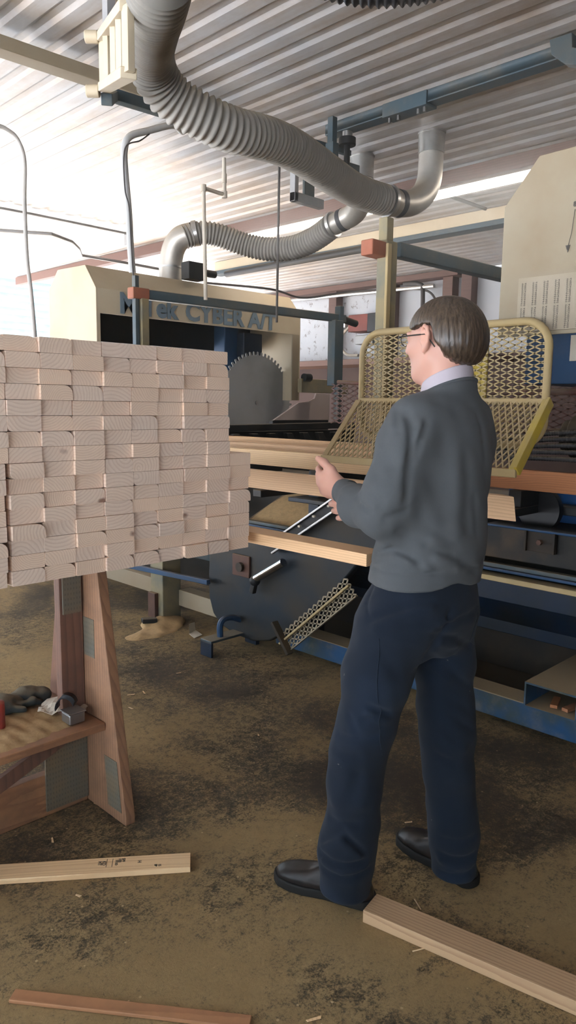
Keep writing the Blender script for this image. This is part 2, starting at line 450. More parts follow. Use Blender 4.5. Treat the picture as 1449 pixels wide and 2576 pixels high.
# ------------------------------------------------------------------ camera
def camera():
    cam = bpy.data.cameras.new('camera'); o = bpy.data.objects.new('camera', cam); C.objects.link(o)
    f, yaw, pitch, roll = 1850., math.radians(44.7), math.radians(8.2), math.radians(.8)
    F = Vector((math.cos(yaw), math.sin(yaw), 0)); R = Vector((math.sin(yaw), -math.cos(yaw), 0)); Uz = Vector((0,0,1))
    fw = F*math.cos(pitch)-Uz*math.sin(pitch); up = F*math.sin(pitch)+Uz*math.cos(pitch)
    c, s = math.cos(roll), math.sin(roll)
    r2 = R*c + up*s; u2 = up*c - R*s
    # image x axis in level frame: (c, +s) ; image up axis: (-s, c)
    m = Matrix(((r2.x, u2.x, -fw.x), (r2.y, u2.y, -fw.y), (r2.z, u2.z, -fw.z))).to_4x4(); m.translation = (0, 0, 1.45)
    o.matrix_world = m
    cam.sensor_fit = 'VERTICAL'; cam.sensor_height = 36; cam.lens = f*36/2576; cam.clip_start = .05
    bpy.context.scene.camera = o
camera()

# ------------------------------------------------------------------ setting
CZ = 3.1
tag(MB().box(-4, 8, -3.5, 9.8, -.05, 0).build('floor', M['floor']), kind='structure')
def ceiling():
    pitch, amp = .152, .011; vs = []; xs = []
    x = -4.0
    while x < 8.0:
        for dx, dz in ((0, 0), (.05, 0), (.072, 1), (.106, 1), (.128, 0)): xs.append((x+dx, dz))
        x += pitch
    b = MB()
    for (x0, d0), (x1, d1) in zip(xs, xs[1:]):
        y = -3.5
        while y < 9.79:
            y2 = min(y+3.33, 9.8)
            b.add([(x0, y, CZ+amp*d0), (x1, y, CZ+amp*d1), (x1, y2, CZ+amp*d1), (x0, y2, CZ+amp*d0)], [(0,1,2,3)])
            y = y2
    o = b.build('ceiling', M['ceiling']); tag(o, kind='structure')
    md = o.modifiers.new('thick', 'SOLIDIFY'); md.thickness = .003; md.offset = 1
ceiling()
tag(MB().box(8, 8.1, -3.5, 9.8, 2.10, CZ+.05).build('wall_right', M['wall']), kind='structure')
tag(MB().box(8, 8.1, -3.5, 9.8, 0, 2.098).build('wall_right_lower', M['wall_brown']), kind='structure')
tag(MB().box(-2.2, 8.1, -3.6, -3.5, 0, CZ+.05).box(-4.1, -2.2, -3.6, -3.5, 2.6, CZ+.05).build('wall_near', M['wall_plain']), kind='structure')  # out-of-view wall; opening at its end added to light the stack ends
wb = MB().box(-4.1, -4, -3.5, 9.8, 2.85, CZ+.05); wb.box(-4.1, -4, -3.5, -2.2, 0, 2.85)
for y in (1.6, 5.6, 9.6): wb.box(-4.1, -4, y, y+.2, 0, 2.85)
tag(wb.build('wall_left', M['wall_plain']), kind='structure')
tag(MB().box(-60, -4, -30, 80, -.085, -.031).build('ground_outside', paint('yard', (.46, .49, .54), rough=.9)), kind='structure')
wl = MB().box(-4, -3.2, 9.8, 9.9, 0, CZ+.05); wl.box(7.85, 8.1, 9.8, 9.9, 0, CZ+.05)
tag(wl.build('wall_back', M['wall_plain']), kind='structure')
tag(MB().box(7.90, 8.0, -3.5, 9.8, 2.055, 2.10).build('trim_1', M['stud_wood']), kind='structure')
tag(MB().box(4.62, 4.70, -3.5, 9.75, 3.0, 3.095).build('trim_2', M['stud_wood'], bevel=.003), kind='structure')
for i, y in enumerate((6.97, 6.0, 5.12, 4.86, 3.6, 2.4)):
    tag(MB().box(7.86, 8.0, y-.07, y+.07, 2.1, 3.09).build('trim_%d' % (i+3), M['stud_wood'], bevel=.004), kind='structure')
tag(MB().box(7.80, 8.0, 4.95, 9.7, 3.02, 3.09).build('trim_9', M['stud_wood']), kind='structure')
# outside: yard and a neighbouring corrugated shed wall seen through the open end of the building
g = NT('yard_gravel'); g.col(g.mix(g.noise(g.coord(), 3), (.50, .52, .56), (.40, .42, .45))); g.rough(.9)
tag(MB().box(-3.99, 60, 9.8, 80, -.08, -.03).build('ground_outside', g.m), kind='structure')
s = MB()
for i in range(26):
    z = 1.0+i*.16
    s.add([(1, 17, z), (14, 17, z), (14, 17.06, z+.08), (1, 17.06, z+.08)], [(0,1,2,3)])
    s.add([(1, 17.06, z+.08), (14, 17.06, z+.08), (14, 17, z+.16), (1, 17, z+.16)], [(0,1,2,3)])
s.box(1, 14, 17.1, 17.2, 0, 5.1)
o = s.build('neighbouring_shed', paint('pale_blue_metal', (.36, .50, .55), rough=.5, metal=.2))
tag(o, 'pale blue corrugated metal shed outside beyond the bright open doorway', 'shed')

# ------------------------------------------------------------------ ceiling steel, lights, pipes
def light_fix(y0, y1, label):
    t = thing('fluorescent_light', (4.80, (y0+y1)/2, 2.98), label, 'light', 'fluorescent strip lights')
    b = MB().prism([(4.74, y0, 3.07), (4.86, y0, 3.07), (4.87, y0, 3.03), (4.73, y0, 3.03)], (0, y1-y0, 0)).build('housing', M['cream'], t, bevel=.003)
    for dx in (-.035, .035):
        MB().cyl((4.80+dx, y0+.03, 3.005), (4.80+dx, y1-.03, 3.005), .024, 16).build('lamp_tube', M['tube'], t, smooth=True)
    for y in (y0+.02, y1-.02): MB().box(4.75, 4.85, y-.012, y+.012, 2.975, 3.03).build('lamp_holder', M['cream'], t)
light_fix(3.62, 5.42, 'long glowing fluorescent light between the grey hose and the hanging steel rod')
light_fix(1.15, 3.40, 'long glowing fluorescent light right of the upright shiny duct elbow')

tag(MB().box(3.50, 3.62, 3.05, 3.24, 0, 0.01).box(0,0.001,0,0.001,0,.001) if False else MB().bar((1.0, 3.48, 3.035), (2.80, 3.40, 3.035), .10, .06).build('ceiling_batten', M['cream_dim'], bevel=.004),
    'dusty cream batten across the ceiling behind the hanging roller bracket', 'batten')
# blue steel channel along the ceiling with a bolted coupling
t = thing('steel_ceiling_beam', (3.68, 2.6, 2.99), 'dark blue steel beam under the ceiling with a bolted sleeve', 'beam')
b = MB().box(3.42, 3.50, .2, 3.12, 3.035, 3.045).box(3.42, 3.428, .2, 3.12, 3.045, 3.097).box(3.492, 3.50, .2, 3.12, 3.045, 3.097)
b.build('channel', M['steel_teal'], t, bevel=.002)
MB().box(3.41, 3.51, 2.40, 2.69, 3.025, 3.097).build('sleeve', M['steel_teal'], t, bevel=.004)
for y in (2.43, 2.47, 2.60, 2.66): MB().cyl((3.44, y, 3.0), (3.44, y, 3.03), .009, 8).build('bolt', M['bare_steel'], t)
tag(MB().prism([(3.35, 1.704, 3.097), (3.35, 1.69, 3.03), (3.35, 1.621, 2.97), (3.35, 1.50, 2.93), (3.35, 1.50, 2.99), (3.35, 1.593, 3.033), (3.35, 1.60, 3.097)], (.05, 0, 0)).build('beam_bracket', M['steel_teal'], bevel=.004), 'dark angled steel bracket plate at the right end of the ceiling beam', 'bracket')
# cream girder with dark flange
t = thing('roof_girder', (5.75, 3.5, 2.95), 'long cream roof girder with a dark lower flange beyond the ducts', 'beam')
MB().box(5.70, 5.72, -1, 6.9, 2.99, 3.095).build('web', M['cream'], t)
MB().box(5.66, 5.80, -1, 6.9, 2.945, 2.988).build('flange', M['steel_teal'], t, bevel=.003)
tag(MB().cyl((5.62, 4.4, 2.93), (5.62, 6.6, 2.92), .035, 14).build('ceiling_pipe', M['black_metal'], smooth=True), 'dark pipe under the cream girder behind the curved hose', 'pipe')

# swinging hose boom: roller bracket at its left end, twin rails, rear bracket
t = thing('hose_boom', (2.2, 3.05, 2.78), 'long steel rail boom hanging under the ceiling with a cream roller bracket', 'boom')
MB().bar((1.52, 2.44, 2.52), (1.98, 3.12, 2.845), .04, .04).build('rail', M['steel_teal'], t, bevel=.003)
MB().bar((1.98, 3.12, 2.845), (3.60, 3.02, 2.86), .05, .05).build('rail', M['steel_teal'], t, bevel=.003)
MB().bar((2.35, 3.17, 2.95), (3.60, 3.08, 2.97), .03, .03).build('rail', M['steel_teal'], t, bevel=.002)
for x in (2.55, 3.10): MB().bar((x, 3.10, 2.86), (x, 3.13, 2.96), .03, .03, up=(1,0,0)).build('upright', M['steel_teal'], t)
yb = 2.85
def frame(x0, z0, name, parent, mat, y0, y1, dz):
    # rectangular loop in the Y-Z plane
    MB().bar((x0, y0, z0), (x0, y1, z0), .05, .035).build(name, mat, parent, bevel=.003)
    MB().bar((x0, y0, z0+dz), (x0, y1, z0+dz), .05, .035).build(name, mat, parent, bevel=.003)
    for y in (y0, y0*.72+y1*.28, y0*.4+y1*.6, y1):
        MB().bar((x0, y, z0), (x0, y, z0+dz), .035, .03, up=(1,0,0)).build(name, mat, parent, bevel=.002)
A0, B0 = Vector((1.505, 2.430, 2.552)), Vector((1.19, 1.80, 2.325)); Hh = Vector((0, 0, .165))
for off in (Vector((0,0,0)), Hh): MB().bar(A0+off, B0+off, .045, .028).build('bracket_bar', M['cream'], t, bevel=.003)
for f in (0, .22, .55, .78, 1): MB().bar(A0.lerp(B0, f), A0.lerp(B0, f)+Hh, .03, .022, up=(1,0,0)).build('bracket_bar', M['cream'], t, bevel=.002)
for off in (Vector((0,0,-.012)), Hh): MB().cyl(A0+off+Vector((-.045,.045,0)), A0+off+Vector((-.012,.012,0)), .021, 14).build('roller', M['cream'], t, bevel=.004)
MB().bar(A0.lerp(B0, .3)+Hh, A0.lerp(B0, .3)+Vector((0,0,.54)), .03, .03, up=(1,0,0)).build('drop_rod', M['conduit'], t)
tag(MB().box(3.33, 3.37, 2.98, 3.02, 2.95, 3.09).box(3.325, 3.375, 2.97, 3.03, 2.82, 2.95).build('ceiling_hanger', M['steel_teal'], bevel=.003), 'short dark steel hanger above the middle of the long hose', 'hanger')
t = thing('swivel_pivot', (3.46, 2.98, 2.9), 'dusty swivel pivot under the end of the dark blue beam', 'pivot')
MB().cyl((3.46, 2.98, 2.96), (3.46, 2.98, 3.0), .05, 18).build('disc', M['black_metal'], t, smooth=True)
MB().cyl((3.46, 2.98, 2.85), (3.46, 2.98, 2.96), .018, 12).build('pin', M['black_metal'], t, smooth=True)
MB().cyl((3.46, 2.98, 3.0), (3.46, 2.98, 3.09), .03, 12).build('collar', M['galv'], t, smooth=True)
# open steel channel frame below the hose
t = thing('duct_support', (3.10, 3.0, 2.6), 'grey steel bracket frame hanging under the hose left of the ducts', 'frame')
MB().box(3.03, 3.06, 2.98, 3.02, 2.57, 2.80).build('bar', M['conduit'], t, bevel=.003)
MB().box(3.03, 3.27, 2.98, 3.02, 2.57, 2.62).build('bar', M['conduit'], t, bevel=.003)
MB().box(3.12, 3.20, 2.99, 3.01, 2.62, 2.78).build('plate', M['steel_teal'], t, bevel=.003)

# ribbed hoses and their ducts
def hose(name, pts, r, label, mat=None, pitch=.028, parent=None, dep=.08):
    path = resample(spline(pts, 14), .02)
    for _ in range(25): path = [path[0]]+[(a+b*2+c)/4 for a, b, c in zip(path, path[1:], path[2:])]+[path[-1]]
    path = resample(path, pitch/6)
    b = MB().tube(path, r, 28, rfun=lambda i: r*(1+dep*math.cos(2*PI*i/6)))
    o = b.build(name, mat or M['hose'], parent, smooth=False)
    o.data.polygons.foreach_set('use_smooth', [True]*len(o.data.polygons))
    if label: tag(o, label, 'hose')
    return o
H1 = [(1.186, 1.644, 2.513), (1.266, 1.777, 2.524), (1.461, 2.078, 2.619), (1.659, 2.375, 2.69), (1.734, 2.441, 2.63), (1.819, 2.427, 2.585), (1.907, 2.381, 2.55), (2.029, 2.357, 2.525), (2.22, 2.377, 2.555), (2.491, 2.458, 2.587), (2.904, 2.61, 2.605), (3.273, 2.735, 2.62), (3.565, 2.76, 2.635)]
hose('ribbed_hose', H1, .081, 'long sagging dusty ribbed hose crossing under the ceiling from the top edge')
def duct(name, base, path, r, label, clamp_at, band_at, end):
    t = thing(name, base, label, 'duct')
    P = spline(path, 8)
    MB().tube(P, r, 28).build('elbow_pipe', M['galv_pipe'], t, smooth=True)
    a, bdir = Vector(clamp_at), Vector(band_at)
    d = (bdir-a).normalized()
    MB().cyl(a-d*.012, a+d*.012, r*1.22, 28).build('clamp', M['galv'], t, smooth=True)
    MB().cyl(bdir-d*.015, bdir+d*.02, r*1.05, 28).build('dark_band', M['dark_band'], t, smooth=True)
    e0, e1 = Vector(end[0]), Vector(end[1])
    MB().cyl(e0, e1, r*1.06, 28).build('collar', M['galv'], t, smooth=True)
    MB().cyl(e1-Vector((0,0,.006)), e1+Vector((0,0,.006)), r*1.12, 28).build('seam', M['galv'], t, smooth=True)
duct('duct_elbow', (4.1, 2.85, 2.76), [(3.565, 2.76, 2.635), (3.67, 2.752, 2.638), (3.79, 2.745, 2.665), (3.90, 2.742, 2.735), (3.955, 2.74, 2.83), (3.965, 2.74, 2.95), (3.965, 2.74, 3.08)], .075,
     'shiny metal duct elbow rising to the ceiling at the right hose end', (3.572, 2.758, 2.635), (3.66, 2.752, 2.638), ((3.965, 2.74, 2.98), (3.965, 2.74, 3.098)))
H2 = [(3.60, 4.72, 2.72), (3.70, 4.66, 2.765), (3.82, 4.58, 2.755), (3.98, 4.46, 2.69), (4.10, 4.28, 2.645), (4.18, 4.08, 2.65), (4.20, 3.88, 2.70), (4.18, 3.72, 2.755)]
hose('ribbed_hose', H2, .083, 'short dusty ribbed hose arching from the left saw hood to the rear duct')
duct('duct_elbow', (4.6, 3.8, 2.8), [(4.18, 3.72, 2.755), (4.185, 3.62, 2.78), (4.175, 3.52, 2.80), (4.12, 3.42, 2.835), (4.05, 3.36, 2.88), (4.02, 3.33, 2.95), (4.01, 3.32, 3.08)], .075,
     'metal duct elbow at the end of the short hose, left of the shinier one', (4.18, 3.715, 2.757), (4.185, 3.63, 2.778), ((4.01, 3.32, 2.96), (4.01, 3.32, 3.098)))
t = thing('hood_duct', (3.60, 4.80, 2.40), 'metal duct elbow rising from the top of the left saw hood', 'duct')
MB().tube(spline([(3.57, 4.86, 2.39), (3.57, 4.86, 2.52), (3.575, 4.83, 2.64), (3.60, 4.77, 2.72), (3.66, 4.69, 2.75)], 8), .088, 28).build('elbow_pipe', M['galv_pipe'], t, smooth=True)
MB().cyl((3.57, 4.86, 2.50), (3.57, 4.86, 2.515), .092, 28).build('seam', M['galv'], t, smooth=True)
MB().cyl((3.66, 4.69, 2.75), (3.685, 4.665, 2.757), .094, 28).build('clamp', M['galv'], t, smooth=True)
# hose entering at the top edge
hose('ribbed_hose', [(1.93, 2.05, 3.02), (1.98, 1.95, 2.96), (2.10, 1.78, 2.885), (2.22, 1.62, 2.88), (2.36, 1.46, 2.93), (2.42, 1.38, 3.0)], .070, 'dark ribbed hose just showing along the top edge above the corrugated ceiling', M['hose_black'], .025, dep=.08)

# whip hose, cords, conduits, pipe
tag(MB().tube(spline([(2.85, 3.75, 3.06), (2.68, 3.62, 3.02), (2.50, 3.60, 2.94), (2.38, 3.60, 2.88), (2.345, 3.60, 2.80), (2.348, 3.6, 2.68), (2.365, 3.6, 2.50), (2.375, 3.6, 2.30), (2.385, 3.6, 2.17)], 8), .019, 14).build('air_hose', M['conduit_pale'], smooth=True),
    'pale grey flexible pipe dropping from the ceiling behind the orange clamp', 'hose')
tag(MB().tube(spline([(2.50, 3.59, 2.92), (2.42, 3.56, 2.86), (2.33, 3.57, 2.80), (2.325, 3.57, 2.6), (2.35, 3.57, 2.5), (2.36, 3.57, 2.3), (2.37, 3.57, 2.15)], 8), .004, 8).build('thin_cable', M['wire'], smooth=True),
    'thin dark cable twisted down along the pale grey flexible pipe', 'cable')
tag(MB().tube(spline([(1.70, 4.0, 2.95), (1.80, 4.0, 2.895), (1.87, 4.0, 2.885), (1.935, 4.0, 2.85), (1.972, 4.0, 2.75), (1.965, 4.0, 2.55), (1.965, 4.0, 2.34), (1.97, 4.0, 2.2), (1.985, 4.0, 2.05), (2.0, 4.0, 1.8)], 8), .011, 10).build('power_cord', M['wire_light'], smooth=True),
    'pale thick cord hanging at the far left before the bright doorway', 'cord')
tag(MB().tube(spline([(2.6, 6.95, 2.97), (3.39, 6.40, 2.955), (3.66, 6.53, 2.95), (3.86, 6.75, 2.945), (4.03, 7.0, 2.94), (4.5, 7.0, 2.94), (5.17, 7.03, 2.94)], 1), .016, 8).build('conduit_pipe', M['conduit'], smooth=True),
    'bent electrical conduit crossing the ceiling above the left saw hood', 'conduit')
tag(MB().tube([(2.4, 6.3, 3.06), (3.2, 6.27, 3.06), (4.09, 6.24, 3.05)], .011, 8).build('conduit_pipe', M['conduit'], smooth=True),
    'straight thin conduit ending in a small box left of the cream pipe', 'conduit')
tag(MB().box(4.07, 4.12, 6.2, 6.28, 2.94, 3.07).build('junction_box', M['conduit'], bevel=.005), 'small electrical junction box at the end of the thin conduit', 'box')
def elbowpipe(pts, r, name, mat, label, cat, fit):
    t = thing(name, pts[-1], label, cat)
    MB().tube(pts, r, 14).build('pipe', mat, t, smooth=True)
    for p in fit: MB().ball(p, r*1.45, 8).build('fitting', mat, t, smooth=True)
    return t
t = thing('plastic_pipe', (3.21, 4.0, 2.3), 'cream plastic pipe with a stepped bend between hood and ceiling', 'pipe')
MB().cyl((3.385, 4.0, 3.09), (3.39, 4.0, 2.857), .013, 12).build('pipe', M['pvc'], t, smooth=True)
MB().cyl((3.39, 4.0, 2.857), (3.209, 4.0, 2.862), .013, 12).build('pipe', M['pvc'], t, smooth=True)
MB().cyl((3.209, 4.0, 2.862), (3.225, 4.0, 2.15), .013, 12).build('pipe', M['pvc'], t, smooth=True)
for p in ((3.39, 4.0, 2.857), (3.209, 4.0, 2.862)): MB().cyl((p[0], 4.0, p[2]-.022), (p[0], 4.0, p[2]+.022), .019, 12).build('elbow_fitting', M['pvc'], t, smooth=True)
MB().cyl((3.387, 4.0, 2.93), (3.388, 4.0, 2.99), .017, 12).build('coupling', M['pvc'], t, smooth=True)
tag(MB().cyl((3.514, 3.6, 3.09), (3.506, 3.6, 2.0), .008, 8).build('hanger_rod', M['wire'], smooth=True), 'thin dark rod hanging straight from the ceiling below the long hose', 'rod')
tag(MB().cyl((4.90, 3.36, 3.08), (5.64, 3.34, 3.08), .014, 10).build('conduit_pipe', M['conduit'], smooth=True), 'short brown conduit right of the shiny duct elbow', 'conduit')
t = thing('motor_box', (3.64, 4.5, 2.38), 'small dark control box on top of the left saw hood', 'box')
MB().box(3.565, 3.72, 4.62, 4.72, 2.40, 2.53).build('case', M['black_metal'], t, bevel=.005)
MB().cyl((3.72, 4.67, 2.47), (3.86, 4.67, 2.47), .028, 14).build('nipple', M['black_metal'], t, smooth=True)
# wires on the rear wall
tag(MB().tube(spline([(5.9, 7.3, 2.93), (6.6, 6.9, 2.90), (7.2, 6.9, 2.86), (7.7, 6.6, 2.96), (7.84, 6.0, 2.95), (7.85, 5.4, 2.88), (7.85, 5.2, 2.6)], 8), .014, 8).build('dangling_wire', M['wire'], smooth=True),
    'drooping bundle of wires under the far ceiling, right of the hood', 'wire')
tag(MB().tube([(7.84, 9.3, 3.0), (7.84, 5.3, 2.93)], .025, 8).build('wall_conduit', M['galv'], smooth=True), 'long pale conduit at the top of the speckled white wall', 'conduit')
tag(MB().tube(spline([(7.84, 5.75, 3.0), (7.84, 5.52, 2.97), (7.84, 5.46, 2.85), (7.84, 5.46, 2.2)], 6), .028, 10).build('wall_conduit', M['wire'], smooth=True), 'dark conduit bending down the wall left of the ochre post', 'conduit')
tag(MB().tube(spline([(7.9, 6.66, 2.55), (7.88, 6.8, 2.42), (7.88, 6.82, 2.28), (7.88, 6.7, 2.16), (7.88, 6.5, 2.14)], 6), .02, 8).build('coiled_cable', M['pvc'], smooth=True), 'looped beige cable on the speckled wall behind the teal post', 'cable')
t = thing('switch_box', (7.9, 6.3, 2.4), 'dark red and black electrical switch box on the far wall', 'switch box')
MB().box(7.72, 7.98, 6.22, 6.56, 2.44, 2.66).build('case', M['dark_red'], t, bevel=.01)
MB().box(7.70, 7.97, 6.08, 6.22, 2.42, 2.66).build('cover', M['black'], t, bevel=.01)
MB().box(7.71, 7.72, 6.10, 6.18, 2.44, 2.50).build('nameplate', M['paper'], t)
tag(MB().box(7.85, 7.98, 6.72, 6.95, 2.52, 2.68).build('junction_box', M['galv'], bevel=.01), 'grey metal junction box left of the dark red switch box', 'box')
tag(MB().box(7.80, 7.98, 6.20, 6.5, 2.28, 2.40).build('junction_box', M['conduit'], bevel=.01), 'flat grey metal box below the dark red switch box', 'box')
# work bench edge along the far wall
tag(MB().box(7.3, 7.88, 4.2, 8.6, 1.98, 2.05).build('wall_shelf', M['stud_wood'], bevel=.004), 'long brown wooden shelf along the far wall below the speckled panel', 'shelf')

# ------------------------------------------------------------------ saw hoods
def hood(name, label, x0, x1, yf, sgn, zb, text):
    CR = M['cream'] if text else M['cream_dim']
    """profile runs from the front edge yf away in direction sgn; the outer skin is folded sheet"""
    P = lambda d, z: (yf+sgn*d, z)
    prof = [P(0, 2.235), P(.135, 2.40), P(.52, 2.41), P(.66, 2.28), P(.68, 1.93)]
    t = thing(name, ((x0+x1)/2, yf+sgn*.3, zb), label, 'saw hood')
    th = .004
    full = [P(0, zb), P(0, 2.235), P(.135, 2.40), P(.52, 2.41), P(.66, 2.28), P(.68, zb)]
    MB().prism([(x0, y, z) for y, z in full], (.012, 0, 0)).build('end_panel', CR, t, bevel=.003)
    pr = full
    if text:
        # far leg: the end panel stops short at the front as a narrow leg
        MB().prism([(x1, y, z) for y, z in full], (.012, 0, 0)).build('end_panel', CR, t, bevel=.003)
        MB().box(x1-.085, x1, yf, yf+sgn*.012, 1.50, 2.07).build('leg', M['cream_dim'], t, bevel=.002)
        MB().box(x0+.01, x0+.03, yf, yf+sgn*.012, 1.50, 2.07).build('leg', CR, t)
    else:
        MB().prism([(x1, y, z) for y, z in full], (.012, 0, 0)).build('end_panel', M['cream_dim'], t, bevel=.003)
    b = MB()
    for (ya, za), (yb, zb2) in zip(prof, prof[1:]):
        n = Vector((0, -(zb2-za), (yb-ya))).normalized()*.006*(1 if sgn > 0 else -1)
        b.hexa([(x0+.012, ya, za), (x1, ya, za), (x1, yb, zb2), (x0+.012, yb, zb2)], [(x0+.012, ya-n.y, za-n.z), (x1, ya-n.y, za-n.z), (x1, yb-n.y, zb2-n.z), (x0+.012, yb-n.y, zb2-n.z)])
    b.build('cover', CR, t)
    MB().box(x0+.012, x1, yf, yf+sgn*.012, 2.068, 2.235).build('front_band', CR, t)
    return t
hl = hood('saw_hood', 'long cream machine hood with blue lettering behind the lumber stack', 2.75, 4.76, 4.6, 1, 1.50, True)
rx = Matrix.Rotation(PI/2, 3, 'X')
text_mesh('MiTek', .195, (2.93, 4.592, 2.086), rx, M['letter'], 'lettering', hl, bold=.007, depth=.003, xscale=.98, spacing=1.02)
text_mesh('CYBER A/T', .185, (3.51, 4.592, 2.088), rx, M['letter'], 'lettering', hl, bold=.007, depth=.003, xscale=1.04, spacing=1.03)
MB().box(4.20, 4.36, 4.95, 5.1, 1.75, 2.38).build('saw_arm', M['blue_mid'], hl, bevel=.01)
MB().box(2.8, 4.72, 5.20, 5.22, 1.93, 2.3).build('inner_back', M['black_metal'], hl)
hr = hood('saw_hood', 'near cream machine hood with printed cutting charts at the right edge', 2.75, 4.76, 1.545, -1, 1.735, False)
MB().box(2.742, 2.75, .95, 1.462, 1.75, 1.955).build('chart', M['chart_paper'], hr)
ry = Matrix.Rotation(-PI/2, 3, 'Z') @ rx
col = "2-4\n2-6\n2-8\n3-0\n3-4\n3-6\n3-8\n4-0\n4-4\n4-6\n4-8\n5-0"
for r, z in ((0, 1.936), (1, 1.842)):
    for c in range(6):
        tx = text_mesh(col, .0092, (2.741, 1.449-c*.045, z-.0065), ry, M['ink'], 'chart_column', hr, bold=-.0001, depth=.0003, xscale=1.7, line=.80)
MB().tube([(2.744, 1.255, 2.18), (2.744, 1.262, 2.10), (2.744, 1.275, 1.93+.11)], .0012, 6).build('pen_line', M['ink'], hr)
MB().prism([(2.745, 1.283, 2.056), (2.745, 1.266, 2.056), (2.745, 1.273, 2.03)], (.003, 0, 0)).build('arrow_mark', M['ink'], hr)
text_mesh('8.0', .025, (2.743, 1.262, 2.19), ry, M['ink'], 'pen_mark', hr, bold=.0008)

def blade():
    cx, cz, R, n = 4.44, 1.475, .435, 60; y = 4.80
    pts = []
    for i in range(n):
        a = 2*PI*i/n; st = 2*PI/n
        for da, rr in ((0, R-.022), (st*.10, R-.027), (st*.45, R-.024), (st*.55, R), (st*.85, R+.005), (st*.98, R-.002)):
            pts.append((cx+math.cos(a+da)*rr, y, cz+math.sin(a+da)*rr))
    d = MB().prism(pts, (0, .006, 0)).build('saw_blade', M['blade'], hl); d['label'] = 'large round toothed steel blade'
    MB().cyl((cx, y-.006, cz), (cx, y, cz), .018, 16).build('arbor_nut', M['bare_steel'], d)
    MB().cyl((cx, y+.006, cz), (cx, y+.16, cz), .06, 24).build('arbor', M['blue_dark'], d, smooth=True)
    MB().box(cx-.10, cx+.12, y+.06, y+.2, cz+.05, cz+.60).build('guard_arm', M['blue_dark'], hl, bevel=.01)
blade()

# hold-down frames: post, orange clamp, cross rail
def holddown(name, label, y, x0, zc, x1, posts, mat, full):
    t = thing(name, (x0+.05, y, zc), label, 'frame')
    MB().box(x0-.01, x0+.115, y-.035, y+.035, zc-.035, zc+.035).build('clamp', M['orange'], t, bevel=.006)
    return t
t = holddown('hold_down_frame', 'teal steel frame with an orange clamp in front of the lettering', 4.12, 2.72, 2.15, 4.7, None, M['steel_teal'], 1)
MB().box(2.735, 2.765, 4.10, 4.14, 1.5, 2.26).build('post', M['steel_teal'], t, bevel=.004)
MB().box(2.770, 2.825, 4.08, 4.15, 1.2, 2.12).build('post', M['ochre_post'], t, bevel=.004)
MB().bar((2.82, 4.12, 2.150), (4.80, 4.12, 2.175), .05, .062).build('rail', M['steel_teal'], t, bevel=.006)
MB().box(4.62, 4.72, 4.06, 4.14, 1.62, 2.15).build('post', M['steel_teal'], t, bevel=.005)
MB().box(4.70, 4.75, 4.08, 4.14, 1.30, 2.27).build('post', M['steel_teal'], t, bevel=.005)
MB().cyl((4.80, 4.12, 2.17), (4.95, 4.12, 2.15), .03, 12).build('arm_end', M['black_metal'], t, smooth=True)
t = holddown('hold_down_frame', 'ochre steel post and dark cross rail with an orange clamp beside the right hood', 2.22, 2.74, 2.175, 4.0, None, M['ochre_post'], 1)
MB().box(2.83, 2.915, 2.18, 2.24, 1.20, 2.22).build('post', M['ochre_post'], t, bevel=.008)
MB().box(2.82, 2.85, 2.165, 2.18, 1.2, 2.2).build('post_edge', M['yellow_dusty'], t, bevel=.003)
MB().box(2.84, 2.89, 2.19, 2.24, 2.22, 2.325).build('threaded_stud', M['ochre_post'], t, bevel=.004)
MB().bar((2.95, 2.22, 2.195), (4.2, 2.22, 2.215), .06, .068).build('rail', M['steel_teal'], t, bevel=.006)
# rear cross members by the blade
tag(MB().bar((3.3, 4.02, 1.285), (4.85, 4.02, 1.30), .06, .05).build('cross_bar', M['black_metal'], bevel=.004), 'dark flat bar across the machine below the round blade', 'bar')
tag(MB().bar((3.3, 3.9, 1.16), (4.6, 3.9, 1.16), .05, .02).build('chain_rail', M['steel_teal'], bevel=.003), 'thin lower rail carrying the feed lugs in front of the blade', 'rail')
for i in range(7):
    x = 3.42+i*.175
    b = MB().prism([(x, 3.90, 1.17), (x+.09, 3.90, 1.17), (x+.03, 3.90, 1.25), (x-.03, 3.90, 1.25)], (0, .04, 0))
    tag(b.build('feed_lug', M['black_metal'], bevel=.004), 'dark feed lug in the row on the rail under the blade', 'lug', 'feed lugs under the saw blade')
# ------------------------------------------------------------------ expanded metal guards
def exmesh(b, O, U, V, lu, lv, wu, wv, th, inside=lambda u, v: True, w=.006):
    """diamond mesh in the rectangle O + u*U + v*V (0..lu, 0..lv); wu, wv diamond size"""
    O, U, V = Vector(O), Vector(U), Vector(V); N = U.cross(V).normalized()
    nu, nv = int(lu/wu)+2, int(lv/wv)+2
    for j in range(-1, nv*2+1):
        for i in range(-1, nu):
            u0, u1 = i*wu + (wu/2 if j % 2 else 0), 0
            v0 = j*wv/2
            for du in (wu/2, -wu/2):
                a = (u0, v0); c = (u0+du, v0+wv/2); m = ((a[0]+c[0])/2, (a[1]+c[1])/2)
                if not (0 <= m[0] <= lu and 0 <= m[1] <= lv and inside(*m)): continue
                # slightly wavy strand: bond at the knuckles
                d = Vector((c[0]-a[0], c[1]-a[1])).normalized(); s = Vector((-d.y, d.x))*w/2
                q = [(a[0]+s.x, a[1]+s.y), (a[0]-s.x, a[1]-s.y), (c[0]-s.x, c[1]-s.y), (c[0]+s.x, c[1]+s.y)]
                A = [O+U*x+V*y-N*th/2 for x, y in q]; B = [p+N*th for p in A]
                b.hexa(A, B)
def rrect(y0, y1, z0, z1, r, n=7, x=0):
    out = []
    for cy, cz, a0 in ((y1-r, z1-r, 0), (y0+r, z1-r, 90), (y0+r, z0+r, 180), (y1-r, z0+r, 270)):
        for k in range(n+1):
            a = math.radians(a0+90*k/n); out.append((x, cy+r*math.cos(a), cz+r*math.sin(a)))
    return out
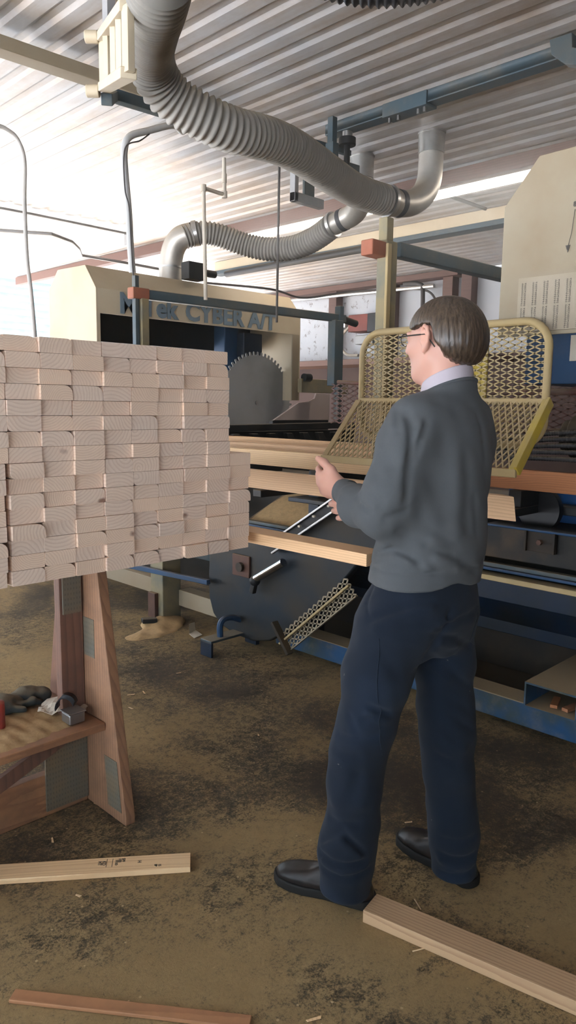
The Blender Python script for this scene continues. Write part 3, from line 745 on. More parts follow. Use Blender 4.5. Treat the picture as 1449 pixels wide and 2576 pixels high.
t = thing('machine_guard', (2.6, 1.75, 1.22), 'yellow expanded metal guard with a sloping lower panel behind the man', 'guard')
MB().tube(rrect(1.30, 2.20, 1.31, 1.785, .10, x=2.7), .0155, 12, closed=True).build('tube_frame', M['yellow_dusty'], t, smooth=True)
def ins(u, v):
    r = .1; y, z = u, v; L, Hh = .90, .475
    cx = min(max(y, r), L-r); cz = min(max(z, r), Hh-r)
    return (y-cx)**2+(z-cz)**2 <= r*r
b = MB(); exmesh(b, (2.7, 1.30, 1.31), (0,1,0), (0,0,1), .90, .475, .056, .0235, .004, ins, .0052)
b.build('upright_mesh', M['yellow_dusty'], t)
sl = Vector((2.455-2.69, 0, 1.228-1.482)); Ls = sl.length; sl.normalize()
b = MB(); exmesh(b, (2.69, 1.28, 1.482), (0,1,0), sl, .93, Ls, .0265, .056, .004, w=.0055)
b.build('sloping_mesh', M['yellow_dusty'], t)
MB().bar((2.69, 1.275, 1.482), (2.455, 1.275, 1.228), .012, .045, up=(1,0,1)).build('edge_bar', M['yellow'], t, bevel=.002)
MB().bar((2.685, 1.29, 1.488), (2.45, 1.29, 1.234), .028, .006, up=(-1,0,1)).build('edge_bar', M['yellow'], t, bevel=.002)
MB().bar((2.685, 2.205, 1.482), (2.455, 2.205, 1.228), .03, .008, up=(-1,0,1)).build('edge_bar', M['yellow_dusty'], t, bevel=.002)
MB().box(2.445, 2.46, 1.275, 2.22, 1.205, 1.236).build('bottom_bar', M['yellow_dusty'], t, bevel=.003)
MB().box(2.685, 2.705, 1.29, 2.21, 1.470, 1.492).build('cross_bar', M['yellow_dusty'], t, bevel=.003)
MB().box(2.72, 2.735, 1.57, 1.665, 1.30, 1.77).build('support_plate', M['yellow'], t, bevel=.004)
t = thing('rear_guard', (3.45, 1.9, 1.4), 'dusty red expanded metal guard behind the yellow guard', 'guard')
b = MB(); exmesh(b, (3.45, .6, 1.35), (0,1,0), (0,0,1), 2.45, .24, .07, .03, .005, w=.007)
b.build('mesh', M['red_guard'], t)
for z in (1.345, 1.535): MB().cyl((3.45, .6, z), (3.45, 2.0, z), .016, 12).build('tube', M['red_guard'], t, smooth=True)
MB().cyl((3.45, 2.0, 1.535), (3.45, 3.0, 1.60), .012, 10).build('tube', M['red_guard'], t, smooth=True)

# blue cabinet under the near hood
t = thing('blue_cabinet', (3.3, 1.2, 1.5), 'blue painted cabinet below the near hood, with a paper label', 'cabinet')
MB().box(3.1, 3.12, .3, 1.60, 1.56, 1.80).build('panel', M['blue_mid'], t, bevel=.004)
MB().box(3.12, 3.9, .3, 1.58, 1.56, 1.80).build('body', M['blue_mid'], t, bevel=.01)
MB().box(3.092, 3.10, 1.0, 1.395, 1.655, 1.762).build('paper_label', M['paper'], t)
for k in range(5): MB().box(3.0905, 3.092, 1.32-k*.018, 1.322-k*.018, 1.665, 1.735).build('printed_line', M['ink'], t)

# ------------------------------------------------------------------ machine base
t = machine = thing('saw_machine_base', (3.2, 2.0, 0), 'dark blue dusty steel base of the saw running behind the man', 'machine')
def beam(x0, x1, y0, y1, z0, z1, m, name='rail', bv=.004): return MB().box(x0, x1, y0, y1, z0, z1).build(name, m, t, bevel=bv)
beam(2.99, 3.13, .2, 3.05, .035, .145, M['blue'], 'base_beam', .006)
beam(3.03, 3.42, .2, 3.0, .90, .925, M['blue_dark'], 'deck')
beam(3.02, 3.045, .2, 2.32, .775, .925, M['channel'], 'side_channel', .006)
beam(3.00, 3.05, .2, 2.30, .922, .934, M['blue_mid'], 'top_lip')
beam(3.05, 3.09, .2, 3.9, .705, .72, M['blue_mid'], 'rail')
beam(3.02, 3.10, .2, 3.9, .665, .69, M['yellow_dusty'], 'dusty_ledge')
beam(3.04, 3.08, .2, 3.9, .725, .745, M['steel_teal'], 'rail')
beam(3.08, 3.14, .2, 3.9, .56, .665, M['blue_dark'], 'rail')
MB().prism([(3.10, .2, .57), (3.14, .2, .57), (3.34, .2, .40), (3.30, .2, .40)], (0, 3.2, 0)).build('hopper_side', M['blue_dark'], t)
beam(3.36, 3.40, .2, 3.4, .32, .42, M['blue_dark'], 'rail')
beam(3.55, 3.60, .2, 3.95, .03, 1.02, M['rust_dark'], 'rear_plate')
beam(3.2, 3.55, .2, 3.4, .05, .07, M['rust_dark'], 'bottom_plate')
for y in (2.9, 1.2, .3): beam(3.14, 3.22, y-.04, y+.04, .06, 1.08, M['blue_dark'], 'stanchion')
beam(3.3, 4.9, 4.06, 4.09, .7, 1.26, M['black_metal'], 'dark_backing')  # added dark backing that keeps the gaps behind the feed lugs dark
MB().prism([(4.30, 4.44, 1.33), (5.0, 4.44, 1.33), (5.0, 4.44, 1.56), (4.82, 4.44, 1.565), (4.80, 4.44, 1.52), (4.72, 4.44, 1.49), (4.60, 4.44, 1.48)], (0, .02, 0)).build('side_sheet', M['cardboard'], t, bevel=.003)
MB().bar((4.72, 4.55, 1.63), (5.35, 4.55, 1.63), .05, .12).build('crossmember', M['ochre_post'], t, bevel=.005)
MB().cyl((4.74, 4.52, 1.70), (4.82, 4.52, 1.70), .035, 14).build('knob', M['black'], t, smooth=True)
beam(4.30, 5.0, 4.45, 4.5, 0, 1.33, M['black_metal'], 'bed_leg')
# bracket with bolt on the channel
b = MB().box(3.005, 3.02, 1.36, 1.50, .835, .925); b.box(2.99, 3.02, 1.36, 1.37, .835, .925); b.box(2.99, 3.02, 1.49, 1.50, .835, .925)
b.build('bracket', M['rust_dark'], t, bevel=.002)
MB().cyl((2.985, 1.43, .88), (3.005, 1.43, .88), .012, 6).build('bolt', M['rust_red'], t)
# support arms that carry the boards
for y in (1.55, 2.75, 3.5): beam(2.55, 3.45, y-.03, y+.03, .985, 1.022, M['black_metal'], 'board_arm')
for y in (1.55, 2.75, 3.5): beam(2.98, 3.45, y-.03, y+.03, 1.022, 1.098, M['black_metal'], 'board_rest')
beam(3.2, 3.55, .2, 3.95, .98, 1.02, M['black_metal'], 'upper_deck')
for y, r in ((1.52, .10), (1.22, .12), (2.3, .10)):
    MB().cyl((3.15, y, 1.0), (3.19, y, 1.0), r, 28).build('chain_wheel', M['black'], t, smooth=True)
beam(3.30, 3.33, .4, 1.75, .93, 1.09, M['blue_bright'], 'blue_web')
MB().prism([(3.12, 3.5, .70), (3.12, 2.95, .70), (3.5, 2.75, .95), (3.5, 3.35, .95)], (0, 0, -.015)).build('sawdust_tray', M['rust_red'], t)
tag(MB().prism([(3.13, 3.42, .715), (3.13, 3.06, .715), (3.3, 2.96, .825), (3.38, 3.0, .885), (3.40, 3.15, .90), (3.36, 3.3, .88), (3.25, 3.38, .80)], (-.01, 0, .02)).build('sawdust_heap', M['sawdust']), 'mound of tan sawdust lying on the sloping tray behind the stack', 'sawdust', kind='stuff')
# big rounded side plate with sloping chain track
pl = [(3.50, .60), (3.515, .40), (3.51, .26), (3.47, .16), (3.40, .105), (3.27, .07), (3.10, .065), (2.96, .10), (2.80, .20), (2.62, .35), (2.46, .50), (2.33, .645), (2.16, .80), (2.08, .92), (2.12, 1.0), (2.36, 1.03), (2.50, .965), (2.92, .70), (3.1, .75)]
pp = MB().prism([(2.85, y, z) for y, z in pl], (.05, 0, 0)).build('rounded_side_plate', M['plate'], t, bevel=.012, seg=3)
for off in (.015, .075):
    MB().bar((2.80, 2.92-off*.4, .665-off*.9+.04), (2.80, 2.30-off*.4, 1.06-off*.9+.04), .02, .012, up=(0,.5,1)).build('track_rail', M['bare_steel'], t, bevel=.002)
MB().bar((2.82, 2.92, .655), (2.82, 2.30, 1.05), .03, .045, up=(0,.5,1)).build('track_web', M['black_metal'], t, bevel=.002)
for k in range(6):
    f = .08+k*.165; MB().box(2.775, 2.79, 2.92-.62*f-.008, 2.92-.62*f+.008, .655+.395*f-.004, .655+.395*f+.008).build('roller', M['paper'], t, bevel=.002)
MB().cyl((2.80, 3.02, .47), (2.80, 2.80, .60), .024, 18).build('cylinder', M['shaft'], t, smooth=True)
MB().ball((2.80, 3.03, .455), .032, 8).build('cylinder_mount', M['black_metal'], t, smooth=True)
MB().bar((2.80, 3.03, .45), (2.80, 3.05, .38), .03, .03).build('clevis', M['black_metal'], t, bevel=.004)
MB().box(2.835, 2.85, 3.12, 3.27, .445, .575).build('rusty_plate', M['rust_red'], t, bevel=.004)
MB().cyl((2.815, 3.19, .505), (2.835, 3.19, .505), .028, 16).build('bolt_head', M['rust_dark'], t, smooth=True)
t = thing('lower_guard', (2.8, 2.55, .2), 'sloping cream expanded metal strip beside the rounded blue plate', 'guard')
d = Vector((0, 2.27-2.76, .615-.19)); L = d.length; d.normalize(); wv_ = Vector((0, .66, .75)).normalized()
side = Vector((0, d.z, -d.y)).normalized()
b = MB(); exmesh(b, Vector((2.80, 2.84, .17)), d, -side if side.y > 0 else side, L, .11, .045, .03, .004, w=.008)
b.build('mesh', M['cream_dim'], t)
MB().bar(Vector((2.79, 2.84, .17))+(-side if side.y > 0 else side)*.045, Vector((2.79, 2.84, .17))+(-side if side.y > 0 else side)*.045+d*L, .012, .02, up=(1,0,0)).build('spine_bar', M['yellow_dusty'], t, bevel=.003)
MB().bar(Vector((2.80, 2.84, .17))+(-side if side.y > 0 else side)*.11, Vector((2.80, 2.84, .17))+(-side if side.y > 0 else side)*.11+d*L, .006, .018, up=(1,0,0)).build('edge_bar', M['cream_dim'], t)
MB().bar((2.78, 2.85, .255), (2.78, 2.72, .10), .02, .045, up=(1,0,0)).build('mounting_bracket', M['rust_dark'], t, bevel=.003)
# blue foot on the floor
t = machine
MB().box(2.60, 2.98, 3.18, 3.28, .085, .10).build('foot_plate', M['steel_teal'], t, bevel=.003)
MB().box(2.60, 2.615, 3.18, 3.28, 0, .085).build('leg', M['blue_dark'], t, bevel=.002)
MB().box(2.95, 2.98, 3.18, 3.28, 0, .085).build('leg', M['blue_dark'], t, bevel=.002)
MB().tube(spline([(2.70, 3.22, .10), (2.70, 3.22, .17), (2.73, 3.22, .20), (2.80, 3.22, .195), (2.88, 3.22, .16)], 6), .018, 8).build('strap', M['blue_mid'], t, smooth=True)
# frame running off to the left behind the stack
t = machine
MB().box(2.80, 2.95, 3.93, 4.07, 0, 1.2).build('post', M['ochre_post'], t, bevel=.006)
MB().box(2.77, 2.80, 3.98, 4.06, .03, .2).build('post_bracket', M['rust_red'], t, bevel=.004)
MB().box(2.93, 3.03, 4.08, 9.0, .13, .24).build('rail', M['cream_dim'], t, bevel=.005)
MB().box(2.93, 3.03, 3.2, 3.93, .10, .21).build('rail', M['cream_dim'], t, bevel=.005)
MB().bar((2.72, 4.9, .33), (2.80, 3.45, .37), .03, .03).build('brace', M['blue_mid'], t, bevel=.003)
MB().box(3.10, 3.16, 3.3, 9.0, .40, .52).build('rail', M['steel_teal'], t, bevel=.005)
MB().box(3.10, 3.16, 3.3, 9.0, .62, .70).build('rail', M['blue_dark'], t, bevel=.005)
MB().box(3.55, 3.60, 4.1, 9.0, .05, 1.0).build('rear_plate', M['rust_dark'], t)
# outlet box on the base beam
t = machine
def rect_tube(x0, x1, y0, y1, z0, z1, w): return MB().box(x0, x1, y0, y1, z0, z0+w).box(x0, x1, y0, y1, z1-w, z1).box(x0, x1, y0, y0+w, z0+w, z1-w).box(x0, x1, y1-w, y1, z0+w, z1-w)
rect_tube(2.95, 3.55, 1.195, 1.435, .147, .262, .008).build('outlet_tube', M['blue'], t)
for i, (y, a) in enumerate(((1.32, .3), (1.27, -.2))):
    b = MB().bar((3.0, y, .166), (3.10, y+a*.1, .168), .03, .015)
    tag(b.build('wood_scrap', M['pine_orange'], bevel=.001), 'small wood scrap inside the open blue tube, %s one' % ('left' if i == 0 else 'right'), 'scrap', 'wood scraps in the blue tube')
# levelling foot between the man's legs
t = machine
MB().box(2.82, 2.84, 1.80, 1.90, .10, .36).build('foot_bracket', M['blue_bright'], t, bevel=.003)
MB().box(2.84, 2.99, 1.80, 1.90, .10, .24).build('foot_block', M['blue_bright'], t, bevel=.004)
MB().cyl((2.84, 1.83, .03), (2.84, 1.83, .12), .012, 10).build('foot_stem', M['bare_steel'], t, smooth=True)
MB().cyl((2.84, 1.83, 0), (2.84, 1.83, .035), .045, 16, .03).build('foot_pad', M['black'], t, smooth=True)
# motor and hose bundle below the red guard
t = machine
MB().cyl((3.25, .95, 1.33), (3.25, 1.42, 1.33), .10, 26).build('motor_housing', M['rust_dark'], t, bevel=.01)
MB().cyl((3.25, 1.42, 1.33), (3.25, 1.46, 1.33), .075, 26).build('motor_end_cap', M['rust_dark'], t, bevel=.006)
MB().box(3.2, 3.3, 1.0, 1.35, 1.02, 1.26).build('motor_mount', M['rust_dark'], t, bevel=.004)
for k in range(5):
    pts = [(3.10+.02*k, 2.3, 1.21+.012*k), (3.08+.02*k, 1.9, 1.215+.014*k), (3.06+.025*k, 1.6, 1.235+.024*k), (3.07+.02*k, 1.3, 1.24+.03*k), (3.1, .9, 1.22+.035*k)]
    hose('cable_hose', pts, .0105, 'dark ribbed cable hose number from the bottom in the bundle'.replace('number from the bottom', ('lowest', 'second', 'middle', 'fourth', 'highest')[k]) + ' beside the motor', M['hose_black'], .012, dep=.1)

# ------------------------------------------------------------------ lumber
def board_mesh(w, L, h, variant=0, bev=.0018):
    """local X = width, Y = length (front end at 0), Z = height, origin at the bottom of the front end"""
    r = random.Random(variant); c = []
    cor = [bev*1.2]*4
    if variant in (2, 5): cor[r.randrange(4)] = .012
    if variant == 4: cor[0] = .022
    pts = []
    for k, (sx, sz, a0) in enumerate(((1, 1, 0), (-1, 1, 90), (-1, -1, 180), (1, -1, 270))):
        cr = cor[k]; cx, cz = sx*(w/2-cr), h/2+sz*(h/2-cr); n = 5 if cr > .005 else 3
        for q in range(n):
            a = math.radians(a0+90*q/(n-1)); pts.append((cx+cr*math.cos(a), 0, cz+cr*math.sin(a)*(1 if True else 1)))
    return MB().prism(pts, (0, L, 0))
meshes = []
for v in range(6):
    me = board_mesh(.0885, 1.75, .0384, v).mesh('pine_board', False); me.materials.append(M['pine_end']); meshes.append(me)
NUM = ['bottom', 'second', 'third', 'fourth', 'fifth', 'sixth', 'seventh', 'eighth', 'ninth', 'tenth', 'eleventh', 'twelfth', 'thirteenth', 'fourteenth', 'fifteenth', 'top']
COL = ['rightmost', 'second', 'third', 'fourth', 'fifth', 'sixth', 'seventh', 'eighth', 'ninth', 'tenth']
rr = random.Random(11)
Y0, Z0 = 1.77, .985
for c in range(10):
    rows = 8 if c == 0 else 16
    xr = 1.610-c*.0895
    shift = 0
    for r in range(rows):
        me = meshes[rr.choice((0, 1, 1, 3, 0, 3, 2, 5, 4))]
        o = bpy.data.objects.new('pine_board', me); C.objects.link(o)
        jx = rr.uniform(-.0012, .0012); extra = 0
        lean = (.012 if (c >= 9 and r < 8) else 0)
        o.location = (xr-.0447+jx-lean, Y0+rr.uniform(-.006, .009), Z0+r*.0393+rr.uniform(0, .0005))
        o.rotation_euler = (0, PI if rr.random() < 0 else 0, rr.uniform(-.0015, .0015))
        rl = NUM[r] if r < 15 else 'top'
        if c == 0 and r == 7: rl = 'eighth'
        cl = 'rightmost column' if c == 0 else COL[c]+' column from the right'
        if r in (0, 15): lab = 'end of the stacked pine board at the %s of the %s' % (rl, cl)
        else: lab = 'end of the stacked pine board, %s up in the %s' % (rl, cl)
        tag(o, lab, 'board', 'sawn pine boards in the big stack')

def plank(name, mat, w, L, h, p0, ang, label, cat='board', z=0.001, group=None, bev=.002, tilt=0, endcut=0):
    """p0: centre of the near end, ang: heading of the length axis from +Y (radians, ccw)"""
    b = MB()
    if endcut:
        b.add([(-w/2, 0, 0), (w/2, endcut, 0), (w/2, L, 0), (-w/2, L, 0), (-w/2, endcut*.3, h), (w/2, endcut*1.6, h), (w/2, L, h), (-w/2, L, h)],
              [(0,3,2,1),(4,5,6,7),(0,1,5,4),(1,2,6,5),(2,3,7,6),(3,0,4,7)])
    else: b.box(-w/2, w/2, 0, L, 0, h)
    o = b.build(name, mat, bevel=bev); o.location = (p0[0], p0[1], z); o.rotation_euler = (tilt, 0, ang)
    return tag(o, label, cat, group)
# boards lying on the machine
plank('pine_board', M['pine_blond'], .038, 1.95, .0885, (3.02, 2.02), 0, 'long blond pine board on edge at the front of the saw table', z=1.1)
plank('pine_board', M['pine_orange'], .038, 1.9, .0885, (3.02, .10), 0, 'orange pine board on edge at the right, below the yellow guard', z=1.1)
plank('pine_board', M['pine'], .0885, 2.1, .038, (3.20, 1.9), 0, 'knotty pine board behind the long blond one on the saw table', z=1.175)
plank('pine_board', M['pine'], .0885, 2.0, .038, (3.38, 2.0), 0, 'rearmost narrow pine board on the saw table under the chain rail', z=1.20)
t_ = MB().box(3.1, 3.45, 1.95, 2.0, 1.1, 1.172).box(3.1, 3.45, 3.6, 3.65, 1.1, 1.172).build('board_spacer', M['black_metal']); tag(t_, 'dark steel cross cleats under the rear boards on the table', 'cleat')
plank('pine_board', M['pine'], .038, 2.2, .095, (2.60, 1.33), 0, 'pine board with an angled cut end passing in front of the man', z=1.025, endcut=.05)
plank('pine_board', M['pine'], .089, 1.90, .038, (1.710, 1.322), .0, 'loose pine board sticking out beyond the stack at waist height', z=.9855)

# floor boards
def seg_plank(a, b_, w, h, mat, name, label, flip=1, **k):
    a, b_ = Vector(a), Vector(b_); d = b_-a; ang = math.atan2(-d.x, d.y)
    return plank(name, mat, w, d.length, h, (a.x, a.y), ang, label, 'board', **k)
o = seg_plank((1.325, 1.725, 0), (.50, 2.37, 0), .078, .018, M['pine_blond'], 'pine_board', 'stamped pale pine board lying flat on the sawdust floor at lower left')
d = (Vector((.50, 2.37, 0))-Vector((1.325, 1.725, 0))).normalized(); ang = math.atan2(d.y, d.x)
def stamp(s, size, along, across, o, line=1):
    p = Vector((1.325, 1.725, 0))+d*along+Vector((-d.y, d.x, 0))*across
    tm = text_mesh(s, size, (0,0,0), Matrix.Rotation(ang+PI/2, 3, 'Z'), M['stamp'], 'ink_stamp', None, bold=.0004, depth=.0002, line=line)
    tm.parent = o; loc = Vector((p.x, p.y, .0192)); m = o.matrix_basis.inverted(); tm.matrix_parent_inverse = m; tm.location = loc
stamp('KD\nHT', .016, .275, -.02, o, .8); stamp('STUD', .011, .235, -.022, o); stamp('SPF\n100', .014, .215, -.03, o, .8); stamp('H', .016, .165, -.012, o); stamp('SP', .012, .112, .012, o); stamp('15', .012, .10, .012, o)
for a0 in (.262, .244):
    p = Vector((1.325, 1.725, 0))+d*a0
    q = MB().bar(p+Vector((-d.y, d.x, 0))*-.03+Vector((0,0,.0191)), p+Vector((-d.y, d.x, 0))*.012+Vector((0,0,.0191)), .0015, .0004).build('ink_stamp', M['stamp'])
    q.parent = o; q.matrix_parent_inverse = o.matrix_basis.inverted()
seg_plank((1.556, 1.185, 0), (1.72, .38, 0), .088, .038, M['pine_floor'], 'pine_board', 'thick pine board on the floor at lower right, its end beside the shoe')
seg_plank((.685, 1.608, 0), (1.05, 1.14, 0), .036, .010, M['pine_strip'], 'wood_strip', 'thin reddish wood strip on the floor along the bottom edge')
seg_plank((1.52, 1.01, 0), (1.57, .985, 0), .004, .003, M['pine_blond'], 'wood_splinter', 'short pale wood splinter on the floor left of the thick board')
seg_plank((1.70, 1.13, 0), (1.675, 1.09, 0), .004, .003, M['pine_blond'], 'wood_splinter', 'small upright pale splinter on the floor between shoes and thick board')
# floor scraps
b = MB().prism([(2.78, 3.62, .004), (2.86, 3.66, .004), (2.83, 3.55, .004), (2.75, 3.53, .004)], (0, 0, .003)).prism([(2.78, 3.62, .006), (2.86, 3.66, .006), (2.87, 3.68, .05), (2.80, 3.65, .06)], (.003, .003, 0))
tag(b.build('paper_scrap', M['paper']), 'folded white paper scrap on the floor near the infeed post', 'paper')
V, Q = surface_nets(lambda x, y, z: smin(ell(x, y, z, (2.80, 3.93, -.01), (.16, .12, .06)), ell(x, y, z, (2.62, 3.80, -.01), (.22, .10, .025)), .05)+.006*np.sin(38*x)*np.sin(31*y), (2.2, 3.5, -.03), (3.1, 4.2, .12), .012)
tag(obj_from(V, Q, 'sawdust_pile', M['sawdust']), 'small sawdust heap around the foot of the infeed post', 'sawdust', kind='stuff')
tag(MB().prism([(2.66, 3.98, .03), (2.74, 3.92, .03), (2.72, 3.88, .03), (2.64, 3.93, .03)], (0, 0, .03)).build('dark_scrap', M['black_metal'], bevel=.004), 'small dark scrap lying in the sawdust left of the infeed post', 'scrap')

rc = random.Random(3)
for k in range(26):
    x, y = rc.uniform(.6, 2.6), rc.uniform(.9, 3.2)
    if (1.45 < x < 2.0 and .3 < y < 1.5) or x*.7+y*.7 < 1.35: continue
    a = rc.uniform(0, PI); L = rc.uniform(.008, .02)
    q = MB().prism([(-L, -.003, 0), (L, -.002, 0), (L*.9, .003, 0), (-L*.8, .004, 0)], (0, 0, .002)).build('wood_chip', M['pine_blond']); q.location = (x, y, .0005); q.rotation_euler = (0, 0, a)
    tag(q, 'tiny pale wood chip lying loose on the dusty floor', 'wood chip', 'wood chips on the floor')
# ------------------------------------------------------------------ sawhorse
t = thing('sawhorse', (1.0, 2.3, 0), 'worn wooden sawhorse with a shelf carrying the lumber stack', 'sawhorse')
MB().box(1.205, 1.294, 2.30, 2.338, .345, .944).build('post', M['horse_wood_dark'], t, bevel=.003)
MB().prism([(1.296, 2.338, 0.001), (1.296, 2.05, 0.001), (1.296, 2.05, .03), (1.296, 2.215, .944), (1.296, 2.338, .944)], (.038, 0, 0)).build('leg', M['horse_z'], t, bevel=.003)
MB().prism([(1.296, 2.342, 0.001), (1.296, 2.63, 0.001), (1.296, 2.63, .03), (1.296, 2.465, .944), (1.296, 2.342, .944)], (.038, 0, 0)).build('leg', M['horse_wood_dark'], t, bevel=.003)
MB().box(.35, 1.294, 2.166, 2.58, .315, .343).build('shelf', M['horse_x'], t, bevel=.003)
MB().box(.25, 1.76, 2.27, 2.385, .946, .983).build('top_rail', M['horse_x'], t, bevel=.003)
MB().box(.25, 1.294, 2.30, 2.338, .001, .155).build('lower_rail', M['horse_x'], t, bevel=.003)
MB().box(1.13, 1.294, 2.293, 2.2995, .02, .31).build('gusset_plate', M['tape'], t)
MB().box(1.215, 1.285, 2.293, 2.2995, .72, .90).build('gusset_plate', M['tape'], t)
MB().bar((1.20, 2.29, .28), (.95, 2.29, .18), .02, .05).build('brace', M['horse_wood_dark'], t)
MB().prism([(1.2945, 2.23, .56), (1.2945, 2.30, .56), (1.2945, 2.30, .70), (1.2945, 2.23, .70)], (.0012, 0, 0)).build('gusset_plate', M['tape'], t)
MB().prism([(1.2945, 2.075, .04), (1.2945, 2.16, .04), (1.2945, 2.18, .22), (1.2945, 2.10, .22)], (.0012, 0, 0)).build('gusset_plate', M['tape'], t)
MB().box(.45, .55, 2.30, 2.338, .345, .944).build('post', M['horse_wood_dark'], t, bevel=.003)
V, Q = surface_nets(lambda x, y, z: ell(x, y, z, (.95, 2.38, .335), (.42, .20, .022))+.003*np.sin(60*x)*np.sin(50*y)+.002*np.sin(130*x+20*y), (.5, 2.15, .33), (1.29, 2.6, .37), .008)
tag(obj_from(V, Q, 'shelf_sawdust', M['sawdust']), 'layer of sawdust spread over the sawhorse shelf', 'sawdust', kind='stuff')
# items on the shelf
def glove(cx, cy, rot, seed):
    r = random.Random(seed); ca, sa = math.cos(rot), math.sin(rot)
    T = lambda u, v, w: (cx+u*ca-v*sa, cy+u*sa+v*ca, .352+w)
    def fn(x, y, z):
        d = chain(x, y, z, [T(-.06, 0, .024), T(0, 0, .028), T(.05, 0, .02)], [.032, .036, .028], .02)
        for k, v in enumerate((-.035, -.012, .012, .034)):
            d = smin(d, chain(x, y, z, [T(.04, v, .02), T(.08, v*1.3+r.uniform(-.01,.01), .03), T(.115, v*1.5, .014)], [.014, .0135, .011], .01), .012)
        d = smin(d, chain(x, y, z, [T(0, -.03, .022), T(.03, -.07, .018)], [.015, .012], .01), .012)
        return d + .0018*np.sin(150*x+40*y)*np.sin(120*z+60*y)
    return surface_nets(fn, (cx-.17, cy-.17, .34), (cx+.17, cy+.17, .43), .005)
for (cx, cy, ro, sd, lb) in ((1.07, 2.47, .2, 1, 'dark knitted work glove lying nearest the shelf front at left'), (1.16, 2.49, 2.9, 2, 'dark knitted work glove crumpled behind the other near the post')):
    V, Q = glove(cx, cy, ro, sd); tag(obj_from(V, Q, 'work_glove', M['glove']), lb, 'glove')
t = thing('metal_tin', (1.21, 2.245, .345), 'small grey metal tin standing on the sawhorse shelf', 'tin')
MB().box(1.185, 1.245, 2.215, 2.275, .347, .385).build('body', M['bare_steel'], t, bevel=.006)
MB().box(1.182, 1.248, 2.212, 2.278, .385, .390).build('rim', M['bare_steel'], t, bevel=.002)
b = MB(); n = 14
for i in range(n):
    a0, a1 = -.15+PI*.95*i/n, -.15+PI*.95*(i+1)/n
    P = lambda a, r, w: (1.200+.703*(-math.cos(a)*r)+.711*w, 2.262-.711*(-math.cos(a)*r)+.703*w, .400+math.sin(a)*r*1.25)
    b.hexa([P(a0, .034, -.026), P(a1, .034, -.026), P(a1, .034, .026), P(a0, .034, .026)], [P(a0, .031, -.026), P(a1, .031, -.026), P(a1, .031, .026), P(a0, .031, .026)])
tag(b.build('curved_plastic_strip', M['black'], smooth=True), 'glossy black curved strip arching over the metal tin', 'strip')
def crumple():
    rc = random.Random(5); nx, ny = 12, 7; vs = []
    for j in range(ny):
        for i in range(nx):
            u, v = i/(nx-1), j/(ny-1)
            w = .030+.045*abs(math.sin(u*5.2)); cx_ = -.085+.17*u; cy_ = .028+(v-.5)*w*1.5
            z = .357+.030*max(0, math.sin(u*PI*1.1))*v+.012*abs(math.sin(u*9+v*4))+rc.uniform(0, .005)
            vs.append((1.205+.703*cx_+.711*cy_, 2.315-.711*cx_+.703*cy_, z))
    fs = [(j*nx+i, j*nx+i+1, (j+1)*nx+i+1, (j+1)*nx+i) for j in range(ny-1) for i in range(nx-1)]
    o = MB().add(vs, fs).build('crumpled_paper', M['paper']); m = o.modifiers.new('thick', 'SOLIDIFY'); m.thickness = .0012
    tag(o, 'torn crumpled cream paper lying behind the metal tin on the shelf', 'paper')
crumple()
tag(MB().cyl((1.0, 2.36, .35), (1.0, 2.36, .44), .022, 18).ball((1.0, 2.36, .44), .022, 8, (1,1,.5)).build('red_can', M['red'], smooth=True), 'red can at the left edge of the sawhorse shelf', 'can')
# ------------------------------------------------------------------ the man
def cloth_mat(name, base, base2, scale, bump, rough=.9, spots=None):
    t = NT(name); co = t.coord('Object')
    n = t.noise(co, scale, 4, .7); n2 = t.noise(co, 5, 4)
    c = t.mix(n, base, base2)
    c = t.mix(t.math('MULTIPLY', n2, .35), c, tuple(x*.6 for x in base))
    if spots:
        c = t.mix(t.ramp(t.noise(co, 3.2, 3), [(.5, 0), (.75, .5)]), c, tuple(x*2.3 for x in base))
        sp = t.ramp(t.noise(co, 26, 3, .5), [(.735, 0), (.75, 1)])
        c = t.mix(t.math('MULTIPLY', sp, .6), c, spots)
    t.col(c); t.rough(rough); t.b.inputs['Sheen Weight'].default_value = .06; t.b.inputs['Sheen Roughness'].default_value = .6
    t.b.inputs['Specular IOR Level'].default_value = .2
    t.bump(t.noise(co, 520, 2), bump*.5, .001)
    return t.m
M['sweater'] = cloth_mat('grey_knit', (.095, .102, .106), (.066, .072, .077), 300, .5)
M['jeans'] = cloth_mat('dark_denim', (.0075, .014, .027), (.004, .007, .014), 260, .5, spots=(.3, .28, .24))
M['shirt'] = cloth_mat('pale_shirt', (.52, .46, .50), (.46, .41, .45), 200, .2)
M['leather'] = paint('black_leather', (.016, .013, .012), (.035, .02, .014), .38, scale=12, bump=.2)
M['sole'] = paint('rubber_sole', (.014, .013, .012), rough=.7)
def skin_mat():
    t = NT('skin'); co = t.coord()
    c = t.mix(t.noise(co, 12, 4), (.60, .34, .26), (.52, .26, .19)); t.col(c); t.rough(.5)
    t.b.inputs['Subsurface Weight'].default_value = .15; t.b.inputs['Subsurface Radius'].default_value = (.012, .004, .002)
    return t.m
M['skin'] = skin_mat()
def hair_mat():
    t = NT('brown_hair'); co = t.coord(); 
    n = t.noise(t.vmul(co, (1, 1, .10)), 170, 3, .6)
    c = t.mix(t.ramp(n, [(.35, 0), (.65, 1)]), (.020, .013, .008), (.085, .055, .034)); t.col(c); t.rough(.38)
    t.b.inputs['Anisotropic'].default_value = .4
    t.bump(n, .5, .003); return t.m
M['hair'] = hair_mat()

